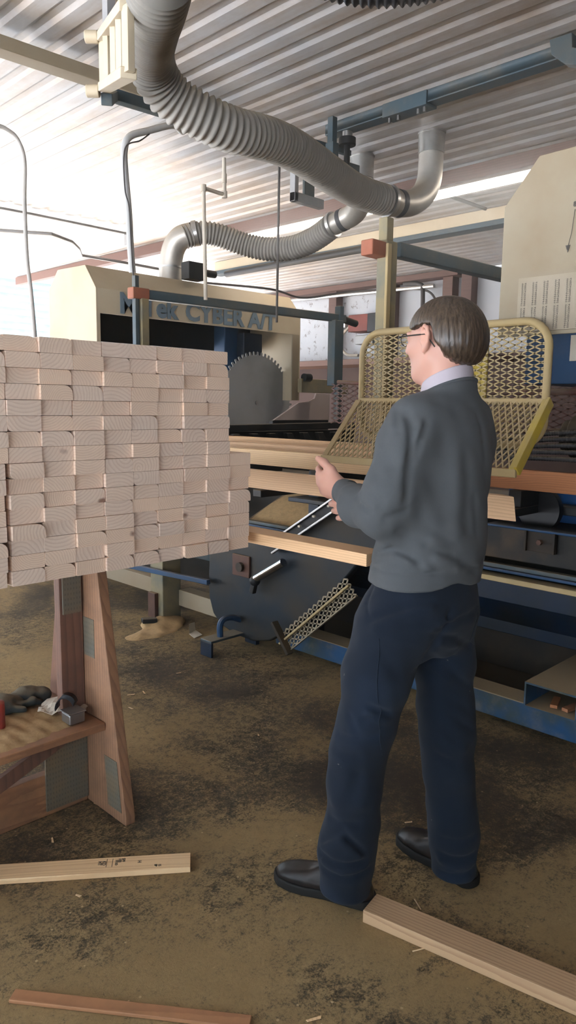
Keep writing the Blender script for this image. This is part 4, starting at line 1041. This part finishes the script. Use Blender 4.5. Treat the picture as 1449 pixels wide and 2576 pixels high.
HC = (1.773, 1.127, 1.633); HA = -.10        # head centre, turn to the left
fx, fy = -math.sin(HA), math.cos(HA)        # facing
lx, ly = -math.cos(HA), -math.sin(HA)       # his left
def hp(f, l, u): return (HC[0]+fx*f+lx*l, HC[1]+fy*f+ly*l, HC[2]+u)
def local(x, y, z):
    X, Y = x-HC[0], y-HC[1]; return X*fx+Y*fy, X*lx+Y*ly, z-HC[2]
def head_fn(x, y, z):
    a, b, c = local(x, y, z)
    d = ell(a, b, c, (-.012, 0, .022), (.092, .073, .088))
    d = smin(d, ell(a, b, c, (.028, 0, -.028), (.066, .060, .080)), .03)          # face
    d = smin(d, cap(a, b, c, (.050, 0, -.088), (.066, 0, -.094), .026, .020), .03) # chin
    for s in (-1, 1):
        d = smin(d, cap(a, b, c, (-.012, s*.052, -.052), (.050, s*.022, -.092), .020, .020), .03)  # jaw
        d = smin(d, ell(a, b, c, (.062, s*.034, -.020), (.024, .022, .020)), .02)  # cheekbone
        d = smax(d, -ell(a, b, c, (.098, s*.031, .006), (.018, .016, .012)), .012) # eye socket
        d = smin(d, ell(a, b, c, (.080, s*.031, .005), (.0125, .0125, .0115)), .004)
    d = smin(d, cap(a, b, c, (.086, 0, .012), (.112, 0, -.022), .008, .0125), .014) # nose
    d = smin(d, ell(a, b, c, (.104, 0, -.026), (.012, .017, .008)), .01)
    d = smin(d, ell(a, b, c, (.088, 0, .022), (.012, .042, .007)), .014)            # brow
    d = smin(d, ell(a, b, c, (.091, 0, -.053), (.011, .023, .0055)), .008)          # lips
    d = smin(d, ell(a, b, c, (.089, 0, -.064), (.011, .019, .006)), .008)
    d = smax(d, -ell(a, b, c, (.104, 0, -.0585), (.012, .022, .0016)), .004)
    # neck
    d = smin(d, chain(a, b, c, [(-.026, 0, -.03), (-.026, 0, -.10), (-.026, 0, -.20)], [.056, .056, .066], .03), .03)
    # ears
    for s in (-1, 1):
        e = ell(a, b, c, (-.012, s*.079, -.004), (.017, .008, .028))
        rim = chain(a, b, c, [(.002, s*.078, .010), (-.002, s*.083, .024), (-.014, s*.089, .031), (-.027, s*.094, .025), (-.033, s*.095, .008), (-.027, s*.090, -.010), (-.016, s*.084, -.024), (-.006, s*.079, -.033)], [.0042, .0046, .005, .005, .0046, .0044, .005, .006], .004)
        e = smin(e, rim, .007)
        e = smax(e, -ell(a, b, c, (-.007, s*.092, .002), (.010, .009, .014)), .004)
        e = smin(e, ell(a, b, c, (.000, s*.080, -.008), (.006, .006, .008)), .004)
        d = smin(d, e, .006)
    return d
parts = []
V1, Q1 = surface_nets(head_fn, (1.63, .99, 1.42), (1.92, 1.28, 1.76), .0030)
# hands
def hand_frame(W, dirv, upv):
    d = Vector(dirv).normalized(); u = Vector(upv); u = (u-d*u.dot(d)).normalized(); n = d.cross(u); W = Vector(W)
    return lambda a, b, c: tuple(W+d*a+u*b+n*c)
def hand_fn(G, curl, thumb):
    """G(a along the hand, b across towards the thumb, c palm side)"""
    def fn(x, y, z):
        d = chain(x, y, z, [G(-.09, 0, 0), G(-.03, 0, 0), G(0, 0, 0)], [.034, .030, .027], .02)
        d = smin(d, chain(x, y, z, [G(.0, .012, 0), G(.045, .022, .002), G(.082, .027, 0)], [.021, .0185, .0125], .02), .02)
        d = smin(d, chain(x, y, z, [G(.0, -.010, 0), G(.045, -.020, .002), G(.075, -.028, 0)], [.020, .0175, .0115], .02), .025)
        d = smin(d, chain(x, y, z, [G(.02, 0, .003), G(.05, 0, .003), G(.082, 0, 0)], [.019, .018, .0125], .02), .025)
        for k, (b, L, s) in enumerate(((.029, .070, .0092), (.0098, .078, .0096), (-.0098, .073, .0091), (-.0285, .057, .0080))):
            a0, c0, ang = .080-abs(b-.008)*.25, 0.0, 0.05+.06*k; pts = [G(a0, b, c0)]
            for seg, cu in zip((.45, .31, .24), (curl, curl*1.1, curl*.8)):
                ang += cu; a0 += math.cos(ang)*L*seg; c0 += math.sin(ang)*L*seg; pts.append(G(a0, b*(1.1), c0))
            f = chain(x, y, z, pts, [s*1.12, s*1.03, s*.95, s*.80], .003)
            d = smin(d, f, .006)
        d = smin(d, chain(x, y, z, [G(.012, .018, .008)] + [G(*p) for p in thumb], [.017, .0135, .0115, .0092][:len(thumb)+1], .01), .012)
        return d
    return fn
GL = hand_frame((1.642, 1.370, 1.212), (.12, .98, .16), (-.35, -.02, 1))
GR = hand_frame((1.735, 1.325, 1.150), (-.62, .78, .02), (.1, .1, 1))
VL, QL = surface_nets(hand_fn(GL, .42, [(.040, .046, .012), (.070, .062, .014), (.094, .070, .012)]), (1.52, 1.25, 1.08), (1.80, 1.58, 1.34), .0026)
VR, QR = surface_nets(hand_fn(GR, .50, [(.035, .045, -.012), (.065, .058, -.016), (.088, .064, -.012)]), (1.56, 1.22, 1.04), (1.86, 1.53, 1.27), .0026)
# body under the clothes
TOR = [(.78, 1.762, 1.13, .12, .09), (.90, 1.762, 1.13, .158, .108), (1.0, 1.762, 1.13, .150, .100), (1.15, 1.762, 1.12, .140, .095), (1.30, 1.762, 1.11, .160, .105), (1.42, 1.762, 1.11, .135, .080), (1.48, 1.762, 1.11, .07, .06)]
ARM_L = [(1.625, 1.115, 1.41), (1.565, 1.13, 1.18), (1.642, 1.370, 1.212)]
ARM_R = [(1.90, 1.115, 1.41), (1.925, 1.17, 1.18), (1.735, 1.325, 1.150)]
LEG_L = [(1.680, 1.13, .88), (1.615, 1.23, .50), (1.575, 1.262, .10)]
LEG_R = [(1.850, 1.13, .88), (1.862, 1.115, .50), (1.872, 1.085, .10)]
def body_fn(x, y, z):
    d = loft(x, y, z, TOR)
    d = smin(d, chain(x, y, z, ARM_L, [.038, .034, .026], .02), .04)
    d = smin(d, chain(x, y, z, ARM_R, [.038, .034, .026], .02), .04)
    d = smin(d, chain(x, y, z, LEG_L, [.080, .052, .038], .03), .04)
    d = smin(d, chain(x, y, z, LEG_R, [.080, .052, .038], .03), .04)
    return d
V0, Q0 = surface_nets(body_fn, (1.45, .95, .03), (2.05, 1.48, 1.52), .011)
Vs, Qs, off = [], [], 0
for V, Q in ((V0, Q0), (V1, Q1), (VL, QL), (VR, QR)): Vs.append(V); Qs.append(Q+off); off += len(V)
person = obj_from(np.concatenate(Vs), np.concatenate(Qs), 'person', M['skin'], smooth_it=1)
person.data.transform(Matrix.Translation((-1.76, -1.13, 0))); person.location = (1.76, 1.13, 0)
tag(person, 'man in a grey sweater, jeans and black shoes standing with his back turned', 'person')

# hair
def hair_fn(x, y, z):
    a, b, c = local(x, y, z)
    d = ell(a, b, c, (-.018, 0, .022), (.110, .093, .094))
    d = smin(d, ell(a, b, c, (-.050, 0, -.012), (.080, .086, .075)), .03)
    th = np.arctan2(np.abs(b), a)                     # 0 front, pi back
    zl = np.interp(th, [0, .55, 1.0, 1.40, 1.62, 1.93, 2.08, 2.35, 2.65, PI], [.040, .034, .026, .031, .036, .034, -.012, -.046, -.064, -.070])
    an = np.arctan2(b, a)
    zl = zl + .0016*np.sin(an*29+np.sin(an*7)*2) + .0012*np.sin(an*63+1)
    str_ = .0006*np.sin(an*41+3*np.sin(c*30+an*3)) + .0005*np.sin(an*83+c*45+2*np.sin(an*9))
    d = d + str_
    d = smax(d, zl-c, .008)
    inner = ell(a, b, c, (-.012, 0, .020), (.086, .068, .082))
    return smax(d, -inner, .004)
V, Q = surface_nets(hair_fn, (1.62, .96, 1.53), (1.94, 1.29, 1.78), .003)
hair = obj_from(V, Q, 'hair', M['hair'], person, smooth_it=0); hair['label'] = 'brown bowl-cut hair'
# glasses
gl = MB()
for s in (-1, 1):
    gl.tube([hp(.088+.010*0, s*.072, .010), hp(.02, s*.082, .010), hp(-.012, s*.0835, .010), hp(-.035, s*.083, -.012), hp(-.045, s*.082, -.024)], .0019, 8)
    gl.tube([hp(.108-.010*abs(s*.034+.018*math.cos(q))/.05, s*.034+.021*math.cos(q), .004+.016*math.sin(q)) for q in [2*PI*k/20 for k in range(20)]], .0013, 6, closed=True)
gl.tube([hp(.106, -.013, .008), hp(.110, 0, .011), hp(.106, .013, .008)], .0013, 6)
gl.tube([hp(.102, .054, .010), hp(.088, .072, .010)], .002, 6); gl.tube([hp(.102, -.054, .010), hp(.088, -.072, .010)], .002, 6)
g = gl.build('glasses', M['black_metal'], person, smooth=True)
ln = NT('lens_glass'); ln.col((1,1,1)); ln.rough(.02); ln.b.inputs['Transmission Weight'].default_value = 1; ln.b.inputs['IOR'].default_value = 1.1
for s in (-1, 1):
    MB().prism([hp(.1045-.010*abs(s*.034+.018*math.cos(q))/.05, s*.034+.020*math.cos(q), .004+.015*math.sin(q)) for q in [2*PI*k/20 for k in range(20)]], (fx*.0012, fy*.0012, 0)).build('lens', ln.m, g)

# crease lines lying on the cloth: (start, end, half width, depth; negative depth is a ridge)
SWF = [((1.568, 1.093, 1.442), (1.561, 1.065, 1.407), 0.011, 0.009), ((1.561, 1.065, 1.407), (1.551, 1.058, 1.329), 0.011, 0.009), ((1.551, 1.058, 1.329), (1.538, 1.057, 1.216), 0.011, 0.009), ((1.555, 1.089, 1.416), (1.537, 1.07, 1.329), 0.02, -0.004), ((1.537, 1.07, 1.329), (1.515, 1.067, 1.239), 0.02, -0.004), ((1.595, 1.044, 1.412), (1.569, 1.044, 1.363), 0.009, 0.005), ((1.569, 1.044, 1.363), (1.564, 1.047, 1.332), 0.009, 0.005), ((1.587, 1.052, 1.416), (1.559, 1.049, 1.367), 0.009, -0.003), ((1.578, 1.123, 1.078), (1.592, 1.081, 1.067), 0.009, 0.006), ((1.592, 1.081, 1.067), (1.607, 1.055, 1.044), 0.009, 0.006), ((1.579, 1.12, 1.062), (1.592, 1.077, 1.049), 0.011, -0.005), ((1.592, 1.077, 1.049), (1.625, 1.037, 1.032), 0.011, -0.005), ((1.633, 1.026, 1.083), (1.68, 1.003, 1.067), 0.01, 0.006), ((1.68, 1.003, 1.067), (1.725, 0.992, 1.041), 0.01, 0.006), ((1.725, 0.992, 1.041), (1.792, 0.993, 1.006), 0.01, 0.006), ((1.638, 1.023, 1.065), (1.699, 1.0, 1.035), 0.012, -0.005), ((1.61, 1.052, 1.029), (1.673, 1.007, 1.013), 0.008, 0.003), ((1.673, 1.007, 1.013), (1.786, 0.991, 1.018), 0.008, 0.003), ((1.599, 1.195, 1.054), (1.576, 1.138, 1.074), 0.008, 0.007), ((1.601, 1.193, 1.072), (1.566, 1.134, 1.091), 0.008, -0.006), ((1.595, 1.198, 1.034), (1.576, 1.154, 1.05), 0.007, 0.004), ((1.679, 1.001, 1.281), (1.693, 0.998, 1.122), 0.022, -0.004), ((1.71, 0.992, 1.325), (1.734, 0.991, 1.134), 0.02, 0.004), ((1.635, 1.025, 1.377), (1.65, 1.018, 1.171), 0.025, 0.002), ((1.518, 1.201, 1.213), (1.487, 1.134, 1.188), 0.008, 0.007), ((1.506, 1.18, 1.224), (1.49, 1.121, 1.195), 0.008, -0.004), ((1.49, 1.143, 1.244), (1.492, 1.099, 1.227), 0.01, 0.005), ((1.511, 1.095, 1.171), (1.549, 1.064, 1.191), 0.01, 0.006), ((1.579, 1.14, 1.447), (1.54, 1.109, 1.4), 0.01, -0.004), ((1.569, 1.116, 1.445), (1.54, 1.088, 1.391), 0.008, 0.003), ((1.508, 1.139, 1.294), (1.495, 1.103, 1.262), 0.012, 0.004), ((1.525, 1.135, 1.344), (1.51, 1.147, 1.293), 0.012, -0.003), ((1.619, 1.038, 1.14), (1.692, 0.999, 1.093), 0.013, 0.003), ((1.552, 1.09, 1.131), (1.615, 1.046, 1.103), 0.012, 0.003), ((1.785, 1.007, 1.427), (1.801, 0.99, 1.321), 0.01, 0.004), ((1.754, 0.989, 1.218), (1.772, 0.988, 1.119), 0.011, 0.003)]
JEF = [((1.541, 1.163, 0.882), (1.586, 1.076, 0.93), 0.01, 0.006), ((1.586, 1.076, 0.93), (1.636, 1.031, 0.945), 0.01, 0.006), ((1.538, 1.146, 0.866), (1.586, 1.074, 0.911), 0.014, -0.004), ((1.586, 1.074, 0.911), (1.633, 1.028, 0.928), 0.014, -0.004), ((1.65, 1.015, 0.866), (1.717, 0.995, 0.888), 0.008, 0.007), ((1.717, 0.995, 0.888), (1.813, 1.001, 0.895), 0.008, 0.007), ((1.646, 1.025, 0.85), (1.72, 1.006, 0.833), 0.009, 0.007), ((1.72, 1.006, 0.833), (1.851, 1.038, 0.772), 0.009, 0.007), ((1.654, 1.012, 0.881), (1.723, 0.995, 0.901), 0.009, -0.004), ((1.671, 1.026, 0.822), (1.746, 1.017, 0.801), 0.01, -0.004), ((1.656, 1.05, 0.79), (1.79, 1.066, 0.705), 0.01, 0.007), ((1.79, 1.066, 0.705), (1.857, 1.04, 0.649), 0.01, 0.007), ((1.767, 1.111, 0.72), (1.795, 1.068, 0.674), 0.012, -0.004), ((1.691, 1.005, 0.921), (1.658, 1.031, 0.826), 0.008, 0.008), ((1.658, 1.031, 0.826), (1.659, 1.058, 0.777), 0.008, 0.008), ((1.538, 1.151, 0.644), (1.579, 1.12, 0.621), 0.01, 0.007), ((1.538, 1.157, 0.623), (1.576, 1.125, 0.599), 0.012, -0.005), ((1.531, 1.169, 0.598), (1.555, 1.136, 0.619), 0.009, 0.004), ((1.521, 1.247, 0.535), (1.522, 1.177, 0.545), 0.011, 0.005), ((1.522, 1.177, 0.545), (1.554, 1.14, 0.561), 0.011, 0.005), ((1.512, 1.245, 0.491), (1.524, 1.177, 0.494), 0.012, 0.004), ((1.523, 1.211, 0.606), (1.525, 1.171, 0.549), 0.009, 0.004), ((1.499, 1.276, 0.212), (1.505, 1.211, 0.265), 0.009, 0.009), ((1.505, 1.211, 0.265), (1.546, 1.163, 0.206), 0.009, 0.009), ((1.493, 1.279, 0.175), (1.491, 1.211, 0.17), 0.009, 0.01), ((1.491, 1.211, 0.17), (1.552, 1.159, 0.177), 0.009, 0.01), ((1.488, 1.259, 0.132), (1.506, 1.192, 0.131), 0.009, 0.009), ((1.506, 1.192, 0.131), (1.563, 1.16, 0.145), 0.009, 0.009), ((1.494, 1.274, 0.196), (1.503, 1.207, 0.235), 0.01, -0.006), ((1.503, 1.207, 0.235), (1.535, 1.167, 0.197), 0.01, -0.006), ((1.487, 1.264, 0.161), (1.498, 1.201, 0.149), 0.01, -0.006), ((1.498, 1.201, 0.149), (1.553, 1.159, 0.162), 0.01, -0.006), ((1.506, 1.257, 0.284), (1.533, 1.177, 0.29), 0.012, 0.005), ((1.503, 1.241, 0.341), (1.539, 1.169, 0.345), 0.014, -0.004), ((1.8, 1.072, 0.129), (1.821, 1.027, 0.122), 0.009, 0.009), ((1.821, 1.027, 0.122), (1.872, 0.998, 0.131), 0.009, 0.009), ((1.805, 1.074, 0.105), (1.826, 1.028, 0.098), 0.01, -0.006), ((1.826, 1.028, 0.098), (1.881, 1.002, 0.104), 0.01, -0.006), ((1.794, 1.068, 0.183), (1.821, 1.017, 0.182), 0.009, 0.006), ((1.821, 1.017, 0.182), (1.866, 0.998, 0.19), 0.009, 0.006), ((1.813, 1.076, 0.061), (1.826, 1.027, 0.066), 0.008, 0.006), ((1.826, 1.027, 0.066), (1.878, 1.005, 0.072), 0.008, 0.006), ((1.79, 1.08, 0.524), (1.818, 1.044, 0.485), 0.01, 0.006), ((1.803, 1.06, 0.569), (1.872, 1.025, 0.51), 0.011, 0.006), ((1.795, 1.071, 0.506), (1.841, 1.031, 0.462), 0.012, -0.005), ((1.791, 1.093, 0.438), (1.812, 1.051, 0.422), 0.011, 0.005), ((1.802, 1.068, 0.615), (1.867, 1.033, 0.57), 0.012, 0.004), ((1.595, 1.2, 0.956), (1.566, 1.196, 0.917), 0.005, 0.005), ((1.566, 1.196, 0.917), (1.541, 1.161, 0.887), 0.005, 0.005), ((1.75, 1.003, 0.966), (1.732, 0.995, 0.916), 0.006, 0.002), ((1.547, 1.123, 0.793), (1.58, 1.093, 0.737), 0.02, 0.003), ((1.529, 1.179, 0.439), (1.511, 1.203, 0.341), 0.015, 0.003), ((1.804, 1.055, 0.349), (1.818, 1.032, 0.253), 0.015, 0.003)]
# sweater
STOR = [(.955, 1.757, 1.137, .188, .138), (.985, 1.757, 1.137, .190, .141), (1.02, 1.760, 1.134, .190, .143), (1.08, 1.765, 1.125, .184, .138), (1.20, 1.765, 1.118, .176, .128), (1.32, 1.765, 1.112, .178, .124), (1.40, 1.765, 1.110, .174, .112), (1.455, 1.765, 1.110, .150, .094), (1.495, 1.767, 1.107, .106, .082), (1.53, 1.768, 1.104, .086, .080), (1.55, 1.768, 1.104, .084, .078)]
def noise3(x, y, z, s, k):
    return (np.sin(s*(x*1.0+y*.6)+k)*np.sin(s*(z*.8-y*.5)+1.7*k)+np.sin(s*1.7*(z*.5+x*.7)+k*2.1)*np.sin(s*1.3*(y+z*.3)+k))*.5
def sweater_fn(x, y, z):
    d = smin(loft(x, y, z, STOR), loft(x, y, z, STOR)+.001, .002)
    lowL = chain(x, y, z, [(1.632, 1.108, 1.418), (1.594, 1.115, 1.35), (1.560, 1.122, 1.24), (1.556, 1.150, 1.175), (1.59, 1.25, 1.180), (1.630, 1.325, 1.203)], [.060, .062, .063, .062, .053, .040], .03)
    lowR = chain(x, y, z, [(1.898, 1.108, 1.418), (1.924, 1.115, 1.35), (1.938, 1.130, 1.24), (1.930, 1.165, 1.175), (1.84, 1.25, 1.160), (1.765, 1.303, 1.152)], [.060, .060, .056, .055, .046, .036], .03)
    d = smin(d, lowL, .055); d = smin(d, lowR, .055)
    d = d + 1.2*fold(x, y, z, SWF)
    d = d + .0032*noise3(x, y, z, 30, 1.0) + .0018*noise3(x, y, z, 68, 2.0)
    # hem follows a soft wave
    hem = .966 + .020*np.exp(-((x-1.705)/.055)**2)*np.exp(-((y-1.0)/.08)**2) 
    d = smax(d, hem-z, .006)
    # ribbed hem
    rib = np.exp(-((z-hem-.052)/.005)**2)*.0040
    d = d + rib
    # neckline
    nk = 1.496 + (y-1.102)*(-.44)
    d = smax(d, z-nk, .008)
    return d
V, Q = surface_nets(sweater_fn, (1.46, .95, .93), (2.03, 1.46, 1.55), .0052)
sw = obj_from(V, Q, 'sweater', M['sweater'], person, smooth_it=1); sw['label'] = 'grey knitted sweater'
# shirt collar and cuffs
def collar_fn(x, y, z):
    cx, cy = 1.770, 1.102
    r = np.sqrt(((x-cx)/.073)**2+((y-cy)/.066)**2)
    tilt = z - 1.512 + (y-cy)*.46
    rr_ = .99 - (tilt)*2.2
    d = np.abs(r-rr_)*.068-.0035
    d = smax(d, np.abs(tilt)-.026, .004)
    return smax(d, (y-cy)-.062, .004)
V, Q = surface_nets(collar_fn, (1.64, .99, 1.44), (1.89, 1.20, 1.60), .0028)
obj_from(V, Q, 'shirt_collar', M['shirt'], person, smooth_it=2)['label'] = 'pale lilac shirt collar'
MB().tube([(1.769+.083*math.cos(q), 1.103+.0775*math.sin(q), 1.495-.44*.0775*math.sin(q)) for q in [2*PI*k/36 for k in range(36)]], .0048, 8, closed=True).build('neckband', M['sweater'], person, smooth=True)
for W, Dv in (((1.638, 1.350, 1.208), (.12, .98, .16)), ((1.752, 1.315, 1.151), (-.72, .69, .0))):
    d = Vector(Dv).normalized(); W = Vector(W)
    MB().tube([W-d*.025, W-d*.005, W+d*.010], .036, 22, rfun=lambda i: (.039, .038, .036)[i]).build('sleeve_cuff', M['sweater'], person, smooth=True)

# jeans
def jeans_fn(x, y, z):
    d = loft(x, y, z, [(.76, 1.762, 1.14, .130, .095), (.80, 1.762, 1.137, .160, .120), (.87, 1.752, 1.137, .190, .146), (.93, 1.752, 1.136, .184, .138), (1.03, 1.762, 1.130, .160, .115)])
    L = chain(x, y, z, [(1.646, 1.166, .84), (1.620, 1.193, .70), (1.606, 1.212, .56), (1.594, 1.230, .47), (1.587, 1.236, .36), (1.582, 1.238, .24), (1.572, 1.246, .16), (1.574, 1.250, -.06)], [.110, .089, .076, .073, .070, .070, .074, .077], .05)
    Rg = chain(x, y, z, [(1.850, 1.140, .84), (1.864, 1.130, .70), (1.868, 1.122, .56), (1.872, 1.112, .47), (1.872, 1.100, .36), (1.872, 1.085, .24), (1.876, 1.075, .16), (1.884, 1.066, -.06)], [.100, .082, .076, .074, .068, .065, .066, .068], .05)
    legs = smin(L, Rg, .006)
    d = smin(d, legs, .03)
    d = d + 1.45*fold(x, y, z, JEF)
    d = d + .0030*noise3(x, y, z, 28, .3) + .0018*noise3(x, y, z, 62, 1.3)
    # front pocket slit seam on his left hip
    d = d + .004*np.exp(-(cap(x, y, z, (1.590, 1.15, .94), (1.583, 1.10, .84), 0, 0)/.0035)**2) 
    hem = .036
    return smax(d, hem-z, .006)
V, Q = surface_nets(jeans_fn, (1.44, .92, .02), (2.02, 1.40, 1.04), .0058)
je = obj_from(V, Q, 'jeans', M['jeans'], person, smooth_it=1); je['label'] = 'dark blue denim jeans'
# side seams and back pocket stitching
def surf(x, y, z):
    return float(jeans_fn(np.array([[[x]]]), np.array([[[y]]]), np.array([[[z]]]))[0, 0, 0])
def project(p, dirv):
    p = Vector(p); d = Vector(dirv).normalized()
    for _ in range(80):
        s = surf(*p)
        if s < .001: break
        p += d*min(max(s*.5, .0006), .02)
    return p
sm = cloth_mat('seam_thread', (.012, .02, .034), (.01, .015, .025), 100, .1)
for pts in ([(1.45, 1.12, z) for z in np.linspace(.84, .10, 26)],):
    P = [p for p in (project(q, (1, .12, 0)) for q in pts) if p.x < 1.70]
    MB().tube(P, .0013, 6).build('side_seam', sm, person, smooth=True)
pk = [project(q, (.25, 1, 0)) for q in [(1.80, .9, .90), (1.90, .9, .905), (1.905, .9, .80), (1.85, .9, .765), (1.80, .9, .795), (1.80, .9, .90)]]
P = []
for a, b in zip(pk, pk[1:]):
    for k in range(6):
        p_ = project(a.lerp(b, k/6)-Vector((.01, .05, 0)), (.25, 1, 0))
        if p_.y < 1.3: P.append(p_)
MB().tube(P, .0014, 6).build('back_pocket_seam', sm, person, smooth=True)

# shoes
def shoe(hx, hy, ang, lab):
    ca, sa = math.cos(ang), math.sin(ang)       # heading of the toe: (ca, sa)
    def loc(x, y): return (x-hx)*ca+(y-hy)*sa, -(x-hx)*sa+(y-hy)*ca
    Lk = [(-.02, .028), (0, .036), (.05, .039), (.12, .038), (.19, .050), (.235, .050), (.275, .040), (.300, .020), (.306, .004)]
    def outline(x, y, grow):
        u, v = loc(x, y); w = np.interp(u, [k[0] for k in Lk], [k[1] for k in Lk])
        d = np.abs(v)-w-grow
        return smax(smax(d, u-.304-grow, .03), -.018-grow-u, .03)
    def up(x, y, z):
        u, v = loc(x, y)
        top = np.interp(u, [-.02, .02, .08, .12, .18, .24, .30], [.125, .13, .13, .105, .075, .062, .045])
        d = smax(outline(x, y, -.002-np.maximum(z-.04, 0)*.28), z-top, .028)
        d = smax(d, .026-z, .004)
        return d+.0012*noise3(x, y, z, 70, .5)
    def so(x, y, z):
        return smax(outline(x, y, .004), smax(z-.030, .001-z, .003), .004)
    bx = ((hx+ca*.14)-.22, (hy+sa*.14)-.22, -.004); bb = (bx[0]+.44, bx[1]+.44, .14)
    V, Q = surface_nets(up, bx, bb, .004); s = obj_from(V, Q, 'shoe', M['leather'], person, smooth_it=1); s['label'] = lab
    V, Q = surface_nets(so, (bx[0], bx[1], -.006), (bb[0], bb[1], .04), .0035); so_ = obj_from(V, Q, 'shoe_sole', M['sole'], s, smooth_it=0)
    return s
shoe(1.608, 1.190, math.radians(110), 'black leather shoe, left foot')
shoe(1.908, 1.028, math.radians(82), 'black leather shoe, right foot')

person.location = (1.736, 1.154, 0)
# ------------------------------------------------------------------ light
sc = bpy.context.scene
w = bpy.data.worlds.new('sky'); sc.world = w; w.use_nodes = True
bg = w.node_tree.nodes['Background']; bg.inputs[0].default_value = (.72, .86, 1, 1); bg.inputs[1].default_value = SKY
sun = bpy.data.lights.new('sun', 'SUN'); sun.energy = SUNE; sun.angle = .03; sun.color = (1, 1, 1)
o = bpy.data.objects.new('sun', sun); C.objects.link(o); o.rotation_euler = Vector((.12, .48, .87)).to_track_quat('Z', 'Y').to_euler(); o.location = (0, 20, 20)
sc.view_settings.view_transform = 'Standard'; sc.view_settings.look = 'None'; sc.view_settings.exposure = EXPO; sc.view_settings.gamma = 1
sc.view_settings.use_curve_mapping = False
sc.cycles.use_denoising = True; sc.cycles.max_bounces = 8; sc.cycles.diffuse_bounces = 5; sc.cycles.glossy_bounces = 3; sc.cycles.transmission_bounces = 4
sc.cycles.sample_clamp_indirect = 6
sc.cycles.caustics_reflective = False; sc.cycles.caustics_refractive = False
def haze(dens):
    m = bpy.data.materials.new('dust_haze'); m.use_nodes = True; nt = m.node_tree; nt.nodes.remove(nt.nodes['Principled BSDF'])
    v = nt.nodes.new('ShaderNodeVolumeScatter'); v.inputs['Density'].default_value = dens; v.inputs['Anisotropy'].default_value = .90
    v.inputs['Color'].default_value = (.85, .93, 1, 1)
    nt.links.new(v.outputs[0], nt.nodes['Material Output'].inputs['Volume'])
    o = MB().box(-4.3, 8.3, -3.8, 10.0, -.2, 3.4).build('dust_haze', m)
    tag(o, 'thin hazy dust hanging in the air of the workshop', 'haze', kind='stuff')
if HAZE > 0: haze(HAZE)
sc.cycles.volume_bounces = 0
